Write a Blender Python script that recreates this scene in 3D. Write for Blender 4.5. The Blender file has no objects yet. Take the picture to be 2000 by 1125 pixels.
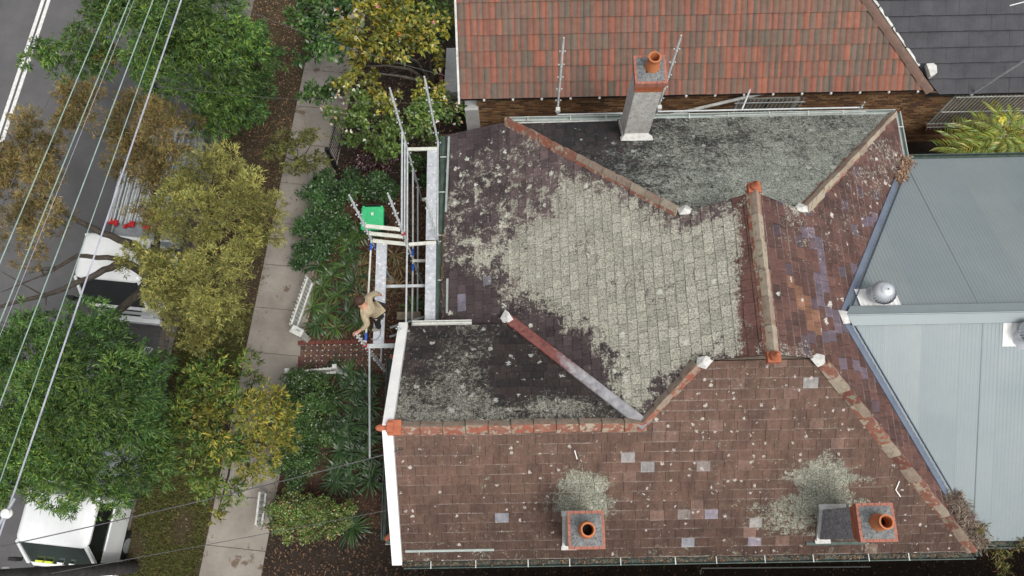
import bpy, bmesh, math, random
import numpy as np
from mathutils import Matrix, Vector
rnd = random.Random(7); rng = np.random.default_rng(7)
R_ = math.radians
sc = bpy.context.scene
COL = sc.collection
# ------------------------------------------------------------------ camera
FPX, PITCH, ROLL, YAW, H = 1562.3, .30594, -.0349, .01675, 20.5
def _rx(a): return np.array([[1,0,0],[0,math.cos(a),-math.sin(a)],[0,math.sin(a),math.cos(a)]])
def _rz(a): return np.array([[math.cos(a),-math.sin(a),0],[math.sin(a),math.cos(a),0],[0,0,1]])
RM = _rz(YAW) @ _rx(PITCH) @ _rz(ROLL); CP = np.array([0,0,H])
def ray(px,py): return RM @ np.array([(px-1000)/FPX, -(py-562.5)/FPX, -1.0])
def at(px,py,Z):
    d = ray(px,py); return CP + d*(Z-H)/d[2]
def atY(px,py,Y):
    d = ray(px,py); return CP + d*Y/d[1]
def onplane(px,py,o,n):
    d = ray(px,py); o=np.array(o,float); n=np.array(n,float)
    return CP + d*(np.dot(o-CP,n)/np.dot(d,n))
def pr(P):
    P=np.atleast_2d(np.array(P,float)); c=(P-CP)@RM
    return np.stack([1000+FPX*c[:,0]/-c[:,2], 562.5-FPX*c[:,1]/-c[:,2]],1)
cam = bpy.data.cameras.new('camera'); co = bpy.data.objects.new('camera', cam); COL.objects.link(co)
cam.sensor_width = 36; cam.lens = FPX/2000*36; cam.clip_end = 500; cam.clip_start=.1
M4 = Matrix.Identity(4)
for i in range(3):
    for j in range(3): M4[i][j] = RM[i,j]
M4[2][3] = H
co.matrix_world = M4
sc.camera = co
# ------------------------------------------------------------------ world, sun, exposure
SUN_EL, SUN_AZ = 62, 138      # azimuth clockwise from +Y
w = bpy.data.worlds.new("World"); sc.world = w; w.use_nodes = True
nt = w.node_tree; nt.nodes.clear()
sky = nt.nodes.new('ShaderNodeTexSky'); sky.sky_type='NISHITA'; sky.sun_disc=False
sky.sun_elevation=R_(SUN_EL); sky.sun_rotation=R_(SUN_AZ); sky.dust_density=4; sky.air_density=1.0
hs = nt.nodes.new('ShaderNodeHueSaturation'); hs.inputs['Saturation'].default_value=.16
bg = nt.nodes.new('ShaderNodeBackground'); bg.inputs['Strength'].default_value=.118
wo = nt.nodes.new('ShaderNodeOutputWorld')
nt.links.new(sky.outputs[0],hs.inputs['Color']); nt.links.new(hs.outputs[0],bg.inputs[0]); nt.links.new(bg.outputs[0],wo.inputs[0])
sl = bpy.data.lights.new('sun','SUN'); sl.energy=1.2; sl.angle=R_(22); sl.color=(1,.96,.9)
so = bpy.data.objects.new('sun',sl); COL.objects.link(so)
az,el=R_(SUN_AZ),R_(SUN_EL)
sd=Vector((math.sin(az)*math.cos(el),math.cos(az)*math.cos(el),math.sin(el)))
so.rotation_euler = sd.to_track_quat('Z','Y').to_euler(); so.location=(0,0,30)
sc.view_settings.view_transform='Standard'; sc.view_settings.look='None'
sc.view_settings.gamma=1; sc.view_settings.use_curve_mapping=False
sc.view_settings.exposure=.62
# ------------------------------------------------------------------ materials
def S(r,g,b):
    f=lambda c:(c/255/12.92) if c/255<=.04045 else ((c/255+.055)/1.055)**2.4
    return (f(r),f(g),f(b))
class NT:
    def __init__(s,name):
        s.m=bpy.data.materials.new(name); s.m.use_nodes=True; s.t=s.m.node_tree
        s.b=s.t.nodes['Principled BSDF']; s.out=s.t.nodes['Material Output']; s.pos=None
    def n(s,t,**k):
        x=s.t.nodes.new(t)
        for a,v in k.items(): setattr(x,a,v)
        return x
    def l(s,a,b): s.t.links.new(a,b)
    def P(s):
        if s.pos is None: s.pos=s.n('ShaderNodeNewGeometry').outputs['Position']
        return s.pos
    def noise(s,scale,detail=6,rough=.6,vec=None,dist=0):
        x=s.n('ShaderNodeTexNoise'); x.inputs['Scale'].default_value=scale; x.inputs['Detail'].default_value=detail
        x.inputs['Roughness'].default_value=rough; x.inputs['Distortion'].default_value=dist
        s.l(vec if vec is not None else s.P(),x.inputs['Vector']); return x.outputs['Fac']
    def math(s,op,a,b=None,clamp=False):
        x=s.n('ShaderNodeMath',operation=op,use_clamp=clamp)
        for i,v in enumerate((a,b)):
            if v is None: continue
            if isinstance(v,(int,float)): x.inputs[i].default_value=v
            else: s.l(v,x.inputs[i])
        return x.outputs[0]
    def mr(s,v,a,b,c=0,d=1):
        x=s.n('ShaderNodeMapRange',clamp=True); s.l(v,x.inputs[0])
        for i,q in enumerate((a,b,c,d)): x.inputs[i+1].default_value=q
        return x.outputs[0]
    def mix(s,f,a,b,mode='MIX'):
        x=s.n('ShaderNodeMix',data_type='RGBA',blend_type=mode)
        for i,v in ((0,f),(6,a),(7,b)):
            if isinstance(v,(int,float)): x.inputs[i].default_value=v
            elif isinstance(v,tuple): x.inputs[i].default_value=(*v[:3],1)
            else: s.l(v,x.inputs[i])
        return x.outputs[2]
    def ramp(s,f,stops):
        x=s.n('ShaderNodeValToRGB'); e=x.color_ramp.elements
        while len(e)<len(stops): e.new(.5)
        for q,(p,c) in zip(e,stops): q.position=p; q.color=(*c[:3],1)
        s.l(f,x.inputs[0]); return x.outputs[0]
    def attr(s,name,out='Color'):
        x=s.n('ShaderNodeAttribute'); x.attribute_name=name; return x.outputs[out]
    def bump(s,h,strength=.4,dist=.02):
        x=s.n('ShaderNodeBump'); x.inputs['Strength'].default_value=strength; x.inputs['Distance'].default_value=dist
        s.l(h,x.inputs['Height']); s.l(x.outputs[0],s.b.inputs['Normal'])
    def fin(s,col,rough=.8,metal=0,spec=.3):
        if isinstance(col,tuple): s.b.inputs['Base Color'].default_value=(*col[:3],1)
        else: s.l(col,s.b.inputs['Base Color'])
        if isinstance(rough,(int,float)): s.b.inputs['Roughness'].default_value=rough
        else: s.l(rough,s.b.inputs['Roughness'])
        s.b.inputs['Metallic'].default_value=metal; s.b.inputs['Specular IOR Level'].default_value=spec
        return s.m
def pm(name,c1,c2,scale=4,rough=.75,metal=0,spec=.3,bump=.3,bs=60,lo=.3,hi=.7,speck=None,tint=False,fine=.25):
    t=NT(name); f=t.noise(scale,8,.65); col=t.ramp(f,[(lo,c1),(hi,c2)])
    g=t.noise(bs,5,.7); col=t.mix(fine,col,t.ramp(g,[(.3,(.25,.25,.25)),(.7,(1,1,1))]),'MULTIPLY')
    if tint: col=t.mix(1.0,col,t.attr('tint'),'MULTIPLY')
    if speck:
        k=t.noise(speck[1],4,.7); col=t.mix(t.mr(k,speck[2],speck[2]+.06),col,speck[0])
    if bump: t.bump(t.math('ADD',g,t.math('MULTIPLY',f,.6)),bump,.01)
    return t.fin(col,rough,metal,spec)
def slate_mat(name,l1,l2,dark,sl=7.0,spotc=(.5,.49,.46),spots=1.0,wet=.85,tailw=0,streak=None,gain=3.2,lmod=.5,soft=.2,ss=5.5):
    t=NT(name); tint=t.attr('tint'); lv=t.attr('lv','Fac'); lich=t.math('ADD',t.attr('lich','Fac'),t.math('MULTIPLY',t.math('SUBTRACT',t.noise(.9,5,.6),.5),lmod)); spot=t.attr('spot','Fac')
    n1=t.noise(2.2,8,.65); n2=t.noise(55,6,.75); n3=t.noise(14,6,.7)
    base=t.mix(1,tint,t.ramp(n1,[(.3,(.72,.72,.72)),(.7,(1.25,1.2,1.18))]),'MULTIPLY')
    base=t.mix(.5,base,t.ramp(n3,[(.3,(.55,.55,.57)),(.65,(1.25,1.25,1.25))]),'MULTIPLY')
    base=t.mix(.35,base,t.ramp(n2,[(.35,(.4,.4,.4)),(.65,(1.4,1.4,1.4))]),'MULTIPLY')
    if streak:
        mp=t.n('ShaderNodeMapping'); mp.inputs['Scale'].default_value=streak; t.l(t.P(),mp.inputs[0])
        base=t.mix(.6,base,t.ramp(t.noise(1.0,7,.7,vec=mp.outputs[0]),[(.3,(.6,.6,.62)),(.68,(1.3,1.28,1.25))]),'MULTIPLY')
    a=t.noise(sl,10,.72,dist=.6); b=t.noise(sl*4.5,6,.7)
    m=t.math('ADD',t.math('MULTIPLY',a,.62),t.math('MULTIPLY',b,.38))
    m=t.math('ADD',t.math('MULTIPLY',t.math('SUBTRACT',m,.5),gain),.5)
    L=t.mr(t.math('ADD',m,lich),1.03-soft/2,1.03+soft/2)
    c=t.noise(30,8,.75); d=t.noise(120,4,.7)
    lc=t.ramp(t.math('ADD',t.math('MULTIPLY',c,.6),t.math('MULTIPLY',d,.4)),[(.38,dark),(.47,l1),(.60,l2)])
    lc=t.mix(1,lc,t.mix(lv,(.80,.80,.77),(1.16,1.15,1.10)),'MULTIPLY')
    col=t.mix(L,base,lc)
    # separate round crusts
    v=t.n('ShaderNodeTexVoronoi'); v.inputs['Scale'].default_value=ss
    wv=t.n('ShaderNodeTexNoise'); wv.inputs['Scale'].default_value=22; wv.inputs['Detail'].default_value=5; t.l(t.P(),wv.inputs['Vector'])
    vm=t.n('ShaderNodeVectorMath',operation='MULTIPLY_ADD'); t.l(wv.outputs['Color'],vm.inputs[0]); vm.inputs[1].default_value=(.9/ss,.9/ss,.9/ss); t.l(t.P(),vm.inputs[2])
    t.l(vm.outputs[0],v.inputs['Vector'])
    sx=t.n('ShaderNodeSeparateColor'); t.l(v.outputs['Color'],sx.inputs[0])
    prob=t.math('LESS_THAN',sx.outputs[0],t.math('MULTIPLY',spot,spots))
    rad=t.math('MULTIPLY_ADD',sx.outputs[1],.22); 
    rr=t.math('ADD',t.math('MULTIPLY',t.math('POWER',sx.outputs[1],2.5),.30),.07)
    ins=t.mr(t.math('SUBTRACT',rr,v.outputs['Distance']),-.02,.05)
    sp=t.math('MULTIPLY',t.math('MULTIPLY',ins,prob),t.mr(b,.3,.5))
    col=t.mix(sp,col,t.ramp(d,[(.3,tuple(q*.7 for q in spotc)),(.7,spotc)]))
    if tailw:
        tl=t.mr(t.math('ADD',t.attr('tail','Fac'),t.math('MULTIPLY',t.math('SUBTRACT',b,.5),.5)),.02,.14,1,0)
        tl=t.math('MULTIPLY',t.math('MULTIPLY',tl,t.mr(t.noise(1.6,6,.7),.42,.66)),tailw)
        col=t.mix(tl,col,spotc)
    t.bump(t.math('ADD',t.math('MULTIPLY',L,.6),t.math('ADD',n2,c)),.45,.008)
    return t.fin(col,wet,0,.25)
def leaf_mat(name,tr=.3,rough=.5,spec=.35):
    t=NT(name); c=t.attr('tint'); 
    t.fin(c,rough,0,spec)
    tl=t.n('ShaderNodeBsdfTranslucent'); t.l(t.mix(1,c,(1.25,1.2,.7),'MULTIPLY'),tl.inputs[0])
    ms=t.n('ShaderNodeMixShader'); ms.inputs[0].default_value=tr
    t.l(t.b.outputs[0],ms.inputs[1]); t.l(tl.outputs[0],ms.inputs[2]); t.l(ms.outputs[0],t.out.inputs[0]); return t.m
M={}
M['sl_west']=slate_mat('slate_west',(.25,.24,.20),(.58,.57,.50),(.055,.05,.045),5,(.60,.60,.53),gain=4.0,lmod=.9,soft=.3)
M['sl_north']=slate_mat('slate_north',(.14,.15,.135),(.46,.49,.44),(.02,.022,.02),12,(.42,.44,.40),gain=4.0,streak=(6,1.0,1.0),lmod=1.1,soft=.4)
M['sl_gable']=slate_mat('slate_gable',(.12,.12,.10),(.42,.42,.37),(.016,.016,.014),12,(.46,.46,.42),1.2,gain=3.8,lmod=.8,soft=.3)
M['sl_south']=slate_mat('slate_south',(.15,.155,.12),(.46,.46,.39),(.025,.025,.02),9,(.50,.46,.42),gain=4.6,tailw=.5,streak=(7,1.1,1.1),lmod=.7,soft=.3,ss=9)
M['sl_east']=slate_mat('slate_east',(.22,.21,.18),(.60,.59,.53),(.05,.045,.04),12,(.60,.58,.53),gain=3.8,tailw=.35,streak=(1.1,7,1.1))
M['underlay']=pm('roof_underlay',(.012,.011,.01),(.03,.027,.025))
M['terra']=pm('terracotta_ridge',S(164,100,80),S(132,80,66),5,.85,speck=(S(142,132,116),7,.5))
M['terra_l']=pm('terracotta_lichen',S(172,158,140),S(142,122,108),8,.9,speck=(S(148,96,80),6,.6),fine=.55)
M['terra_l2']=pm('terracotta_lichen_pale',S(184,174,154),S(160,144,126),8,.9,speck=(S(120,104,92),9,.58),fine=.5)
M['terra_2']=pm('terracotta_ridge_brown',S(158,108,90),S(122,84,72),7,.85,speck=(S(160,150,132),8,.52))
M['terra_d']=pm('terracotta_dark',S(132,80,69),S(100,66,60),6,.85,speck=(S(126,124,104),8,.52))
M['terra_o']=pm('terracotta_orange',S(182,110,80),S(160,92,68),8,.85,speck=(S(140,130,112),9,.62),bump=.15)
M['pot']=pm('chimney_pot_clay',S(192,124,82),S(174,104,68),5,.7,bump=.1,fine=.12)
M['flue_black']=pm('flue_black',(.004,.004,.004),(.008,.007,.006))  # near-black for the disc closing each pot opening
M['white']=pm('white_paint',(.72,.72,.70),(.86,.86,.84),3,.45,bump=.08,fine=.08)
M['whitedirt']=pm('weathered_white_paint',(.42,.43,.40),(.72,.72,.68),6,.6,speck=((.2,.2,.18),9,.62))
M['lead']=pm('white_lead_flashing',(.48,.48,.45),(.78,.77,.73),14,.6,bump=.6,fine=.35)
M['gutter']=pm('pale_green_gutter',S(150,160,155),S(178,186,182),6,.5,bump=.1)
M['gutter_d']=pm('dark_green_gutter',S(52,66,62),S(84,100,92),6,.5,bump=.1)
M['galv']=pm('galvanised_steel',S(168,174,176),S(204,208,208),9,.5,.15,.5,bump=.1,bs=120)
M['galv_d']=pm('galvanised_steel_dull',S(128,134,138),S(168,174,176),9,.55,.15,.5,bump=.1,bs=120)
M['deck']=pm('galvanised_deck',S(160,164,170),S(205,208,212),7,.5,.25,.5,bump=.15,bs=90,speck=((.72,.72,.72),16,.58))
M['board']=pm('cream_steel_transom',S(190,190,178),S(222,222,212),10,.55,.1,bump=.1)
M['timber']=pm('weathered_timber',S(110,98,82),S(150,138,118),9,.85)
M['blue']=pm('blue_sleeve',S(40,80,170),S(60,105,200),9,.5)
M['red']=pm('red_paint',S(165,28,36),S(200,50,52),12,.5)
M['render']=pm('chimney_render',S(168,167,162),S(214,212,206),6,.9,speck=((.13,.13,.125),26,.585),bump=.5)
M['render_shaded']=pm('shaded_chimney_render',S(132,132,136),S(176,176,180),8,.9,speck=((.04,.04,.045),28,.56),bump=.4)  # darker copy of the render, with the side face's shade in its colour
M['cbrick']=pm('orange_chimney_brick',S(186,110,74),S(158,90,62),9,.85)
M['capbrick']=pm('red_cap_brick',S(176,118,102),S(150,98,84),9,.85,speck=(S(110,94,88),16,.58))
M['capmort']=pm('dark_cap_mortar',S(92,96,98),S(140,142,140),12,.9,speck=((.04,.04,.045),30,.56))
M['tile_r']=pm('neighbour_roof_tile',(.85,.85,.85),(1.15,1.15,1.15),6,.75,tint=True,bump=.3,fine=.4)
M['tile_d']=pm('dark_concrete_tile',S(66,66,70),S(84,84,88),2.2,.8,bump=.3,fine=.5,speck=((.12,.12,.12),60,.68))
M['brick']=pm('brown_brick',(.8,.8,.8),(1.2,1.2,1.2),20,.9,tint=True,fine=.4)
M['mortar']=pm('mortar',S(120,108,92),S(150,138,120),9,.95)
M['cream']=pm('house_wall_paint',S(190,180,160),S(205,198,182),2,.8)
M['metal_r']=pm('grey_corrugated_steel',S(122,132,135),S(131,140,142),.7,.5,.15,.4,bump=.05,fine=.06,bs=30,speck=(S(170,176,174),14,.72))
M['metal_r2']=pm('grey_corrugated_steel_b',S(126,135,137),S(136,144,145),.9,.5,.15,.4,bump=.05,fine=.08,bs=30,speck=(S(112,120,122),9,.72))
M['metal_r3']=pm('grey_corrugated_steel_c',S(119,130,133),S(133,141,143),.6,.5,.15,.4,bump=.05,fine=.08,bs=30,speck=(S(172,178,176),16,.7))
M['metal_v']=pm('blue_grey_flashing',S(98,109,126),S(118,128,142),3,.5,.2,bump=.1)
M['turb']=pm('turbine_aluminium',S(190,196,202),S(214,218,222),3,.35,.3,bump=.03,fine=.06)
M['asphalt']=pm('asphalt',(.10,.098,.10),(.14,.137,.138),1.1,.9,fine=.45,bs=130,speck=((.2,.19,.18),160,.66))
M['line']=pm('road_line_paint',(.55,.55,.53),(.85,.85,.83),9,.7,speck=((.16,.16,.16),18,.6))
M['conc']=pm('footpath_concrete',S(128,121,112),S(164,157,148),1.0,.9,fine=.4,bs=90,speck=(S(104,90,76),1.7,.6))
M['conc2']=pm('pale_concrete',S(180,180,178),S(215,215,212),3,.9,speck=(S(130,128,122),6,.6))
M['kerb']=pm('kerb_concrete',S(96,92,84),S(130,124,116),3,.9)
M['soil']=pm('dark_soil',(.012,.009,.007),(.038,.027,.02),5,.95,bump=.8,bs=40,speck=((.10,.06,.035),38,.6))
M['mulch']=pm('mulch',(.028,.017,.012),(.085,.048,.032),7,.95,bump=.8,bs=45,speck=((.22,.13,.08),36,.62))
M['verge']=pm('verge_ground',(.03,.022,.014),(.07,.055,.03),4,.95,bump=.8,bs=50,speck=((.14,.085,.05),46,.6))
M['pave']=pm('path_tile',(.85,.85,.85),(1.15,1.15,1.15),12,.85,tint=True)
M['pbrick']=pm('red_path_brick',S(120,70,60),S(96,58,52),11,.9)
M['iron']=pm('black_iron',(.012,.012,.014),(.03,.03,.032),12,.5,.3)
M['bark']=pm('grey_brown_bark',(.03,.024,.019),(.10,.085,.07),7,.95,bump=.9,bs=28)
M['bark_l']=pm('pale_bark',(.10,.085,.07),(.2,.18,.15),7,.9,bump=.6)
M['leaf']=leaf_mat('leaf',.22); M['leafg']=leaf_mat('glossy_leaf',.18,.36,.5); M['needle']=leaf_mat('fine_leaf',.25,.6)
M['petal']=leaf_mat('petal',.3,.6)
M['litter']=leaf_mat('dry_leaf',.1,.8)
M['pole']=pm('power_pole_timber',(.022,.021,.022),(.075,.072,.072),5,.9,bump=.6,bs=30)
M['wire']=pm('green_grey_wire',S(132,160,150),S(172,192,184),3,.45,.2,bump=0)
M['wire_w']=pm('pale_cable',S(150,152,170),S(186,188,198),3,.5,bump=0)
M['wire_d']=pm('dark_cable',(.06,.06,.06),(.12,.12,.12),3,.6,bump=0)
M['truckw']=pm('white_vehicle_paint',(.70,.72,.72),(.80,.81,.81),1.5,.28,bump=0,fine=.03,spec=.5)
M['glass']=pm('vehicle_glass',(.008,.01,.011),(.02,.025,.026),2,.08,spec=.6,bump=0)
M['glassg']=pm('reflecting_glass',S(78,92,94),S(110,124,126),2,.1,spec=.6,bump=0)  # lighter grey-blue base puts the reflection into the pane colour
M['glasst']=pm('dark_green_glass',(.012,.02,.018),(.03,.045,.04),2,.12,spec=.5,bump=0)
M['black']=pm('black_plastic',(.012,.012,.013),(.03,.03,.032),9,.6)
M['chrome']=pm('headlight_lens',(.5,.52,.54),(.7,.72,.74),9,.2,spec=.6,bump=0)
M['binlid']=pm('green_bin_lid',S(62,180,118),S(78,200,136),3,.45,bump=.05,fine=.06)
M['binbody']=pm('dark_green_bin_body',S(20,66,44),S(28,84,56),4,.5,bump=.05)
M['sticker']=pm('white_sticker',(.7,.7,.68),(.85,.85,.82),30,.6)
M['yellow']=pm('yellow_sticker',S(200,210,50),S(216,224,80),20,.6)
M['skin']=pm('skin',S(176,128,108),S(192,144,122),12,.55,bump=0,fine=.08)
M['shirt']=pm('beige_shirt',S(156,142,116),S(184,170,142),7,.9,bump=.9,bs=14,fine=.35)
M['trouser']=pm('black_trousers',(.010,.010,.013),(.022,.022,.026),9,.9)
M['boot']=pm('grey_work_boots',S(120,118,110),S(160,156,146),12,.8)
M['hair']=pm('brown_hair',(.035,.018,.012),(.075,.04,.027),25,.7,bump=.6)
M['rust']=None
t=NT('rusty_valley_metal'); sx=t.n('ShaderNodeSeparateXYZ'); t.l(t.P(),sx.inputs[0])
f=t.math('ADD',t.mr(sx.outputs['X'],-.2,2.2),t.math('MULTIPLY',t.math('SUBTRACT',t.noise(3.5,8,.7),.5),.9))
rc=t.ramp(t.noise(9,8,.7),[(.35,S(104,64,62)),(.6,S(140,90,82))]); gc=t.ramp(t.noise(7,8,.6),[(.35,S(140,140,144)),(.65,S(178,176,178))])
M['rust']=t.fin(t.mix(t.mr(f,.42,.66),rc,gc),.65,.1)
# ------------------------------------------------------------------ builders
W={}
def tagp(o,label=None,cat=None,group=None,kind=None):
    for k,v in (('label',label),('category',cat),('group',group),('kind',kind)):
        if v: o[k]=v
    return o
def reg(o,parent,Wm=Matrix.Identity(4)):
    COL.objects.link(o)
    W[o.name]=Wm
    if parent is not None:
        o.parent=parent; o.matrix_parent_inverse=W[parent.name].inverted()
    return o
def thing(name,label,cat,loc=(0,0,0),group=None):
    o=bpy.data.objects.new(name,None); o.empty_display_size=.2; o.location=Vector([float(q) for q in loc])
    reg(o,None,Matrix.Translation(o.location)); return tagp(o,label,cat,group)
def mesh_np(name,V,F,mat,parent=None,tint=None,extra=None,smooth=False):
    """V (n,3), F (m,k) all same k"""
    V=np.asarray(V,np.float32); F=np.asarray(F,np.int32); k=F.shape[1]
    me=bpy.data.meshes.new(name)
    me.vertices.add(len(V)); me.vertices.foreach_set('co',V.ravel())
    me.loops.add(F.size); me.loops.foreach_set('vertex_index',F.ravel())
    me.polygons.add(len(F)); me.polygons.foreach_set('loop_start',np.arange(0,F.size,k,dtype=np.int32))
    try: me.polygons.foreach_set('loop_total',np.full(len(F),k,np.int32))
    except Exception: pass
    me.update(calc_edges=True)
    if tint is not None: set_tint(me,tint)
    if extra:
        for n,a in extra.items():
            at_=me.attributes.new(n,'FLOAT','POINT'); at_.data.foreach_set('value',np.asarray(a,np.float32))
    if smooth: me.polygons.foreach_set('use_smooth',np.ones(len(F),bool))
    me.materials.append(mat)
    o=bpy.data.objects.new(name,me); return reg(o,parent)
def set_tint(me,tint):
    tint=np.asarray(tint,np.float32)
    c=np.ones((len(tint),4),np.float32); c[:,:3]=tint
    a=me.color_attributes.new('tint','FLOAT_COLOR','POINT'); a.data.foreach_set('color',c.ravel())
class MB:
    def __init__(s): s.v=[]; s.f=[]; s.t=[]; s.mi=[]; s.cur=0; s.tc=None; s.ex={}
    def add(s,vs,fs,mi=0):
        b=len(s.v); s.v+= [tuple(map(float,q)) for q in vs]; s.f+=[tuple(i+b for i in q) for q in fs]; s.mi+=[mi]*len(fs)
        if s.tc is not None: s.t+=[s.tc]*len(vs)
        return s
    def hexa(s,a,b,mi=0):   # a: 4 bottom pts ccw from above, b: 4 top pts
        return s.add(list(a)+list(b),[(3,2,1,0),(4,5,6,7),(0,1,5,4),(1,2,6,5),(2,3,7,6),(3,0,4,7)],mi)
    def box(s,c,d,rz=0,mi=0):
        cx,cy,cz=c; x,y,z=[q/2 for q in d]; cr,sr=math.cos(rz),math.sin(rz)
        f=lambda a,b,e:(cx+a*cr-b*sr,cy+a*sr+b*cr,cz+e)
        return s.hexa([f(-x,-y,-z),f(x,-y,-z),f(x,y,-z),f(-x,y,-z)],[f(-x,-y,z),f(x,-y,z),f(x,y,z),f(-x,y,z)],mi)
    def beam(s,p,q,wd,th,up=(0,0,1),mi=0):
        p,q=Vector(map(float,p)),Vector(map(float,q)); d=(q-p).normalized(); u=Vector(up); sd=d.cross(u).normalized(); u=sd.cross(d).normalized()
        a=sd*wd/2; b=u*th/2
        return s.hexa([p-a-b,p+a-b,q+a-b,q-a-b],[p-a+b,p+a+b,q+a+b,q-a+b],mi)
    def tube(s,pts,r,n=8,cap=True,mi=0):
        pts=[Vector(map(float,p)) for p in pts]; rs=r if isinstance(r,(list,tuple)) else [r]*len(pts)
        vs=[];fs=[]; ref=None
        for i,p in enumerate(pts):
            d=(pts[min(i+1,len(pts)-1)]-pts[max(i-1,0)]).normalized()
            if ref is None: ref=Vector((0,0,1)) if abs(d.z)<.9 else Vector((1,0,0))
            a=d.cross(ref).normalized(); b=a.cross(d).normalized(); ref=b
            for k in range(n):
                t=2*math.pi*k/n; vs.append(p+(a*math.cos(t)+b*math.sin(t))*rs[i])
        for i in range(len(pts)-1):
            for k in range(n): fs.append((i*n+k,i*n+(k+1)%n,(i+1)*n+(k+1)%n,(i+1)*n+k))
        if cap: fs.append(tuple(range(n))[::-1]); fs.append(tuple((len(pts)-1)*n+k for k in range(n)))
        return s.add(vs,fs,mi)
    def lathe(s,c,prof,n=20,mi=0,axis=None):
        vs=[];fs=[]
        for r,z in prof:
            for k in range(n):
                t=2*math.pi*k/n; vs.append((c[0]+r*math.cos(t),c[1]+r*math.sin(t),c[2]+z))
        for i in range(len(prof)-1):
            for k in range(n): fs.append((i*n+k,i*n+(k+1)%n,(i+1)*n+(k+1)%n,(i+1)*n+k))
        return s.add(vs,fs,mi)
    def prism(s,poly,z0,z1,mi=0):
        n=len(poly); vs=[(p[0],p[1],z0) for p in poly]+[(p[0],p[1],z1) for p in poly]
        fs=[tuple(range(n))[::-1],tuple(range(n,2*n))]+[(i,(i+1)%n,n+(i+1)%n,n+i) for i in range(n)]
        return s.add(vs,fs,mi)
    def build(s,name,mat,parent=None,smooth=False,label=None,bevel=0,kind=None):
        me=bpy.data.meshes.new(name); me.from_pydata(s.v,[],s.f); 
        mats=mat if isinstance(mat,(list,tuple)) else [mat]
        for m in mats: me.materials.append(m)
        if len(mats)>1: me.polygons.foreach_set('material_index',np.array(s.mi,np.int32))
        if s.t: set_tint(me,s.t)
        for n,a in s.ex.items():
            q=me.attributes.new(n,'FLOAT','POINT'); q.data.foreach_set('value',np.asarray(a,np.float32))
        if smooth: me.polygons.foreach_set('use_smooth',np.ones(len(me.polygons),bool))
        o=bpy.data.objects.new(name,me); reg(o,parent)
        if bevel:
            b=o.modifiers.new('bevel','BEVEL'); b.width=bevel; b.segments=2; b.limit_method='ANGLE'
        if smooth and not bevel: 
            try: me.set_sharp_from_angle(angle=R_(40))
            except Exception: pass
        if label: o['label']=label
        if kind: o['kind']=kind
        return o
def rrect(cx,cy,wx,wy,r,n=4,rz=0):
    pts=[]
    for sx,sy,a0 in ((1,1,0),(-1,1,90),(-1,-1,180),(1,-1,270)):
        for k in range(n+1):
            a=R_(a0+90*k/n); x=sx*(wx/2-r)+r*math.cos(a); y=sy*(wy/2-r)+r*math.sin(a)
            pts.append((cx+x*math.cos(rz)-y*math.sin(rz),cy+x*math.sin(rz)+y*math.cos(rz)))
    return pts
def copy_tree(o,parent=None):
    c=o.copy(); COL.objects.link(c); W[c.name]=W[o.name].copy()
    if parent is not None: c.parent=parent
    for ch in list(o.children): copy_tree(ch,c)
    return c
def struct(o): o['kind']='structure'; return o
def clip(subject,rect):
    x0,x1,y0,y1=rect; P=list(subject)
    for ax,val,sg in ((0,x0,1),(0,x1,-1),(1,y0,1),(1,y1,-1)):
        out=[]
        for i in range(len(P)):
            a,b=P[i-1],P[i]; da=(a[ax]-val)*sg; db=(b[ax]-val)*sg
            if da>=0 and db>=0: out.append(b)
            elif da>=0 or db>=0:
                t=da/(da-db); q=(a[0]+t*(b[0]-a[0]),a[1]+t*(b[1]-a[1]))
                out.append(q)
                if db>=0: out.append(b)
        P=out
        if len(P)<3: return []
    Q=[]
    for p in P:
        if not Q or abs(p[0]-Q[-1][0])+abs(p[1]-Q[-1][1])>1e-4: Q.append(p)
    if len(Q)>2 and abs(Q[0][0]-Q[-1][0])+abs(Q[0][1]-Q[-1][1])<1e-4: Q.pop()
    return Q if len(Q)>2 else []
def parea(P): return abs(sum(P[i-1][0]*P[i][1]-P[i][0]*P[i-1][1] for i in range(len(P))))/2
def sdist(px,poly):
    """signed distance (positive inside), pixels"""
    p=np.asarray(px,float); poly=np.array(poly,float); d=np.full(len(p),1e9); ins=np.zeros(len(p),bool)
    for i in range(len(poly)):
        a,b=poly[i-1],poly[i]; ab=b-a; t=np.clip(((p-a)@ab)/(ab@ab),0,1)
        d=np.minimum(d,np.linalg.norm(p-(a+t[:,None]*ab),axis=1))
        c=((a[1]>p[:,1])!=(b[1]>p[:,1]))&(p[:,0]<(b[0]-a[0])*(p[:,1]-a[1])/(b[1]-a[1]+1e-12)+a[0]); ins^=c
    return np.where(ins,d,-d)
def ell(px,c,r): 
    q=((px[:,0]-c[0])/r[0])**2+((px[:,1]-c[1])/r[1])**2
    return np.clip(1.25-q*.8,0,1)
class Slope:
    def __init__(s,pts,eave_dir,name=None):
        s.pts=[np.array(p,float) for p in pts]; u=np.array(eave_dir,float); s.u=u/np.linalg.norm(u)
        n=np.zeros(3)
        for i in range(len(pts)):
            n+=np.cross(s.pts[i-1],s.pts[i])
        n/=np.linalg.norm(n); n=n if n[2]>0 else -n; s.n=n
        s.v=np.cross(n,s.u); 
        if s.v[2]<0: s.u=-s.u; s.v=np.cross(n,s.u)
        lo=min(s.pts,key=lambda p:p@s.v); s.o=lo
        s.poly=[((p-s.o)@s.u,(p-s.o)@s.v) for p in s.pts]
    def P(s,u,v,h=0): return s.o+s.u*u+s.v*v+s.n*h
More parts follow.
